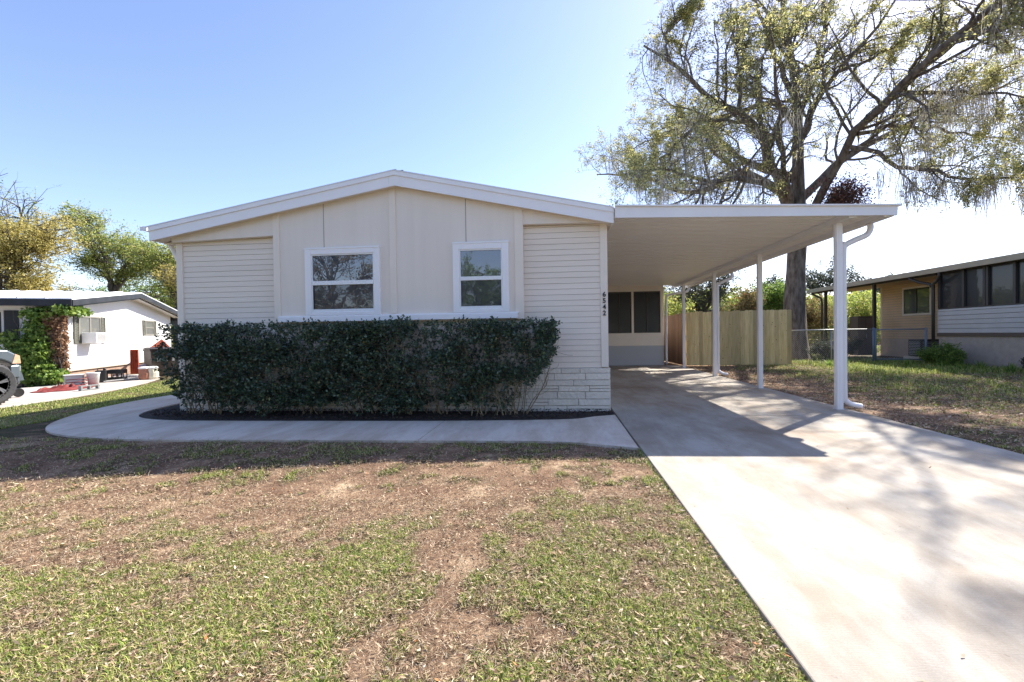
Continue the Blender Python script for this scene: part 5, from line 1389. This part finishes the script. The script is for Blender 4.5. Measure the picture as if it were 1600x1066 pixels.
dk = thing('dresser', 'dark brown open sided cabinet standing behind the bin, loaded with junk', 'cabinet', (-13.65, 14.6, -.03), R(62))
b = MB(); b.box(-.5, .5, -.25, -.23, 0, .85); b.box(-.5, -.47, -.23, .25, 0, .85); b.box(.47, .5, -.23, .25, 0, .85); b.box(-.52, .52, -.27, .27, .85, .89); b.box(-.47, .47, -.23, .25, .05, .08)
b.build('carcass', mat('dark_wood', (.022, .014, .011), .6, (.04, .025, .02), 6), dk, bev=.006, local=True)
b = MB(); b.box(-.2, .22, -.262, -.25, .50, .62); b.build('label_plate', MT['galv'], dk, local=True)
cl = MB()
for i in range(9):
    x0 = -.5 + i * .024
    cl.add([(x0, -.33 + .03 * (i % 2), .9), (x0 + .024, -.33 + .03 * ((i + 1) % 2), .9), (x0 + .034, -.36 + .03 * ((i + 1) % 2), .1), (x0, -.36 + .03 * (i % 2), .1)], [(0, 1, 2, 3)])
o_ = cl.build('hanging_cloth', m_or, None, local=True, label='orange red cloth hanging down beside the dark cabinet', category='cloth')
o_.location = (-13.72, 14.15, 0); o_.rotation_euler = (0, 0, R(40)); sd_ = o_.modifiers.new('thick', 'SOLIDIFY'); sd_.thickness = .01
um = MB(); um.add([(-18.2, 19.0, 1.0), (-16.9, 18.2, 1.35), (-16.1, 18.0, .80), (-17.2, 18.3, .72)], [(0, 1, 2, 3)])
um.v = [(v[0] + 2.6, v[1] - 3.0, v[2] - .12) for v in um.v]
o_ = um.build('folded_awning', m_or, None, label='slanting orange canvas leaning behind the bin at the hedge end', category='canvas'); sd_ = o_.modifiers.new('thick', 'SOLIDIFY'); sd_.thickness = .03
# black cans
bc = thing('jerry_can', 'square black plastic can on the paving by the brick base', 'can', (-13.45, 12.2, -.03), R(35))
b = MB(); b.box(-.12, .12, -.09, .09, 0, .36); b.build('body', MT['black'], bc, bev=.02, local=True)
b = MB(); b.tube([(-.08, 0, .36), (-.07, 0, .42), (.05, 0, .42), (.06, 0, .36)], .012, 8); b.build('handle', MT['black'], bc, local=True)
b = MB(); b.lathe([(.03, .36), (.03, .40), (.025, .41)], (.09, .0, 0), 14); b.build('cap', MT['black'], bc, local=True)
kt = thing('plastic_crate', 'black open plastic crate just right of the square can', 'crate', (-13.5, 12.75, -.03), R(30))
b = MB(); b.box(-.2, .2, -.16, .16, 0, .02)
for (a_, c_, e_, f_) in ((-.2, .2, -.16, -.145), (-.2, .2, .145, .16), (-.2, -.185, -.145, .145), (.185, .2, -.145, .145)):
    b.box(a_, c_, e_, f_, .02, .10); b.box(a_, c_, e_, f_, .22, .34)
for sx in (-.19, -.06, .06, .19): b.box(sx - .012, sx + .012, -.158, -.147, .10, .22); b.box(sx - .012, sx + .012, .147, .158, .10, .22)
b.build('basket', MT['black'], kt, local=True)
bk = thing('bucket', 'white plastic bucket beside the red tarp', 'bucket', (-12.75, 11.35, -.03))
b = MB(); b.lathe([(.11, 0), (.14, .33), (.15, .34), (.15, .36), (.135, .36), (.13, .30), (.105, .02)], (0, 0, 0), 24); b.build('pail', mat('white_plastic', (.72, .73, .71), .4, (.65, .66, .64), 5), bk, smooth=True, local=True)
b = MB(); b.tube([(-.145, 0, .32), (-.16, -.08, .22), (0, -.17, .16), (.16, -.08, .22), (.145, 0, .32)], .004, 6); b.build('handle', MT['galv'], bk, local=True)
pn = thing('storage_tub', 'flat pale green storage tub standing left of the white bucket', 'tub', (-13.1, 11.15, -.03), R(50))
b = MB(); b.box(-.2, .2, -.13, .13, 0, .015); b.box(-.2, .2, -.13, -.118, .015, .3); b.box(-.2, .2, .118, .13, .015, .3); b.box(-.2, -.188, -.118, .118, .015, .3); b.box(.188, .2, -.118, .118, .015, .3)
b.build('tub_body', mat('pale_green_plastic', (.55, .62, .55), .5), pn, bev=.004, local=True)
b = MB(); b.box(-.215, .215, -.145, .145, .3, .325); b.build('lid', mat('grey_lid', (.6, .6, .58), .5), pn, bev=.006, local=True)
bl = thing('hollow_block', 'grey hollow concrete block lying on the grass edge near the red tarp', 'block', (-11.75, 10.35, -.03), R(75))
b = MB(); b.box(-.19, .19, -.06, .06, 0, .02); b.box(-.19, .19, -.06, .06, .10, .12); b.box(-.19, -.16, -.06, .06, .02, .10); b.box(.16, .19, -.06, .06, .02, .10); b.box(-.015, .015, -.06, .06, .02, .10)
b.build('block', mat('grey_block', (.22, .23, .22), .9, (.30, .31, .30), 12), bl, local=True)
# red tarp lying crumpled
g = np.random.default_rng(8)
n = 34; ux, uy = np.meshgrid(np.linspace(0, 1, n), np.linspace(-1, 1, n), indexing='ij')
cx = -12.45 - .35 * ux; cy = 9.75 + 1.6 * ux
wd = .05 + .42 * np.sin(np.pi * np.clip(ux * .95 + .03, 0, 1)) ** .8
X = cx + uy * wd * .95 + .06 * np.sin(ux * 19 + uy * 3); Y = cy + uy * wd * .3 + .05 * np.sin(ux * 13 + 2)
Z = -.04 + .26 * np.abs(fbm(X * 6, Y * 6, 4) - .45) * 1.6 * (1 - np.abs(uy) ** 3) * np.sin(np.pi * np.clip(ux, .03, .97)) + .015
i = np.arange(n * n).reshape(n, n)
np_mesh('red_tarp', np.stack([X, Y, Z], -1), np.stack([i[:-1, :-1], i[1:, :-1], i[1:, 1:], i[:-1, 1:]], -1).reshape(-1, 4), m_red, label='crumpled red tarp lying on the paving in front of the vine', category='tarp')
hs = MB(); pts = [(-12.85 + .22 * math.cos(a * .5) * (1 + .04 * math.sin(a * 3)), 11.0 + .2 * math.sin(a * .5), .05 + .006 * a) for a in np.linspace(0, 30, 90)]
hs.tube(pts, .012, 6); hs.build('garden_hose', mat('dark_red_hose', (.16, .03, .025), .5), None, smooth=True, label='coiled dark red hose on top of the crumpled tarp', category='hose')
# loose boards
g2 = random.Random(4)
for i, (x, y, L_, a, lab) in enumerate([(-13.5, 12.9, 1.5, 62, 'longest grey board lying along the brick base'), (-13.2, 12.7, 1.1, 70, 'short grey board nearest the grass in front of the crate'), (-13.7, 13.4, 1.2, 50, 'weathered board under the cardboard box')]):
    o_ = MB().box(-L_ / 2, L_ / 2, -.07, .07, 0, .025).box(-L_ / 2 + .1, -L_ / 2 + .16, -.065, .065, .025, .03).build('board', mat('grey_board', (.30, .29, .28), .8, (.42, .41, .39), 4, stretch=(.5, 8, 8)), None, local=True, bev=.003, label=lab, category='board')
    o_.location = (x, y, -.03 + i * .03); o_.rotation_euler = (R(g2.uniform(-2, 2)), R(g2.uniform(-2, 2)), R(a)); o_['group'] = 'boards beside the white house'
cbx = thing('cardboard_box', 'tipped carton of rubbish leaning between boards and the brown bag', 'box', (-13.15, 13.55, 0.02), R(50))
m_card = mat('printed_card', (.42, .38, .42), .8, (.55, .32, .28), 9, lo=.45, hi=.55)
b = MB(); b.box(-.25, .25, -.15, .15, 0, .26); b.build('carton', m_card, cbx, bev=.004, local=True)
b = MB(); b.add([(-.25, -.15, .262), (.25, -.15, .262), (.27, -.28, .36), (-.23, -.28, .36)], [(0, 1, 2, 3)]); b.add([(-.25, .15, .262), (.25, .15, .262), (.27, .26, .37), (-.23, .26, .37)], [(0, 1, 2, 3)]); b.build('flap', m_card, cbx, local=True)
cbx.rotation_euler = (R(14), R(-8), R(50))
b = MB(); 
for i in range(9): b.lathe([(.05, -.03), (.06, .0), (.03, .05)], (-.18 + i * .045, .05 * math.sin(i * 2.3), .29 + .02 * (i % 3)), 9)
b.build('rubbish', mat('mixed_rubbish', (.65, .55, .2), .7, (.7, .2, .1), 12), cbx, local=True)
for i, (x, y, c1, lab) in enumerate([(-12.85, 13.0, (.30, .13, .08), 'reddish brown paper sack in front of the wheeled bin'), (-12.7, 13.15, (.62, .58, .44), 'cream paper sack with white top in front of the bin')]):
    sk = thing('paper_sack', lab, 'bag', (x, y, -.03), R(30 + 20 * i))
    b = MB(); prof = [(.10, 0), (.13, .06), (.13, .2), (.115, .3), (.12, .34)]
    b.lathe(prof, (0, 0, 0), 12); b.v = [(v[0] * 1.15 + .01 * math.sin(v[2] * 40), v[1] * .8, v[2]) for v in b.v]; b.build('sack', mat('sack_paper', c1, .85, tuple(min(1, q * 1.3) for q in c1), 8), sk, local=True)
    b = MB(); b.lathe([(.125, .335), (.13, .37), (.10, .40), (.06, .405)], (0, 0, 0), 12); b.v = [(v[0] * 1.15, v[1] * .8, v[2]) for v in b.v]; b.build('top', MT['vinyl'], sk, local=True)
# hand trolley by the truck
tl = thing('hand_trolley', 'small two wheeled hand trolley lying in front of the truck', 'trolley', (-12.2, 9.1, -.03), R(75))
b = MB(); b.tube([(-.5, -.12, .35), (0, -.12, .08)], .012, 8); b.tube([(-.5, .12, .35), (0, .12, .08)], .012, 8); b.tube([(-.3, -.12, .24), (-.3, .12, .24)], .01, 8); b.tube([(-.5, -.12, .35), (-.5, .12, .35)], .012, 8); b.build('frame', MT['galv'], tl, local=True)
for s_ in (-1, 1):
    b = MB(); b.lathe([(.02, -.02), (.09, -.025), (.10, 0), (.09, .025), (.02, .02)], (0, s_ * .17, .10), 20, 'y'); b.build('wheel', MT['black'], tl, local=True)
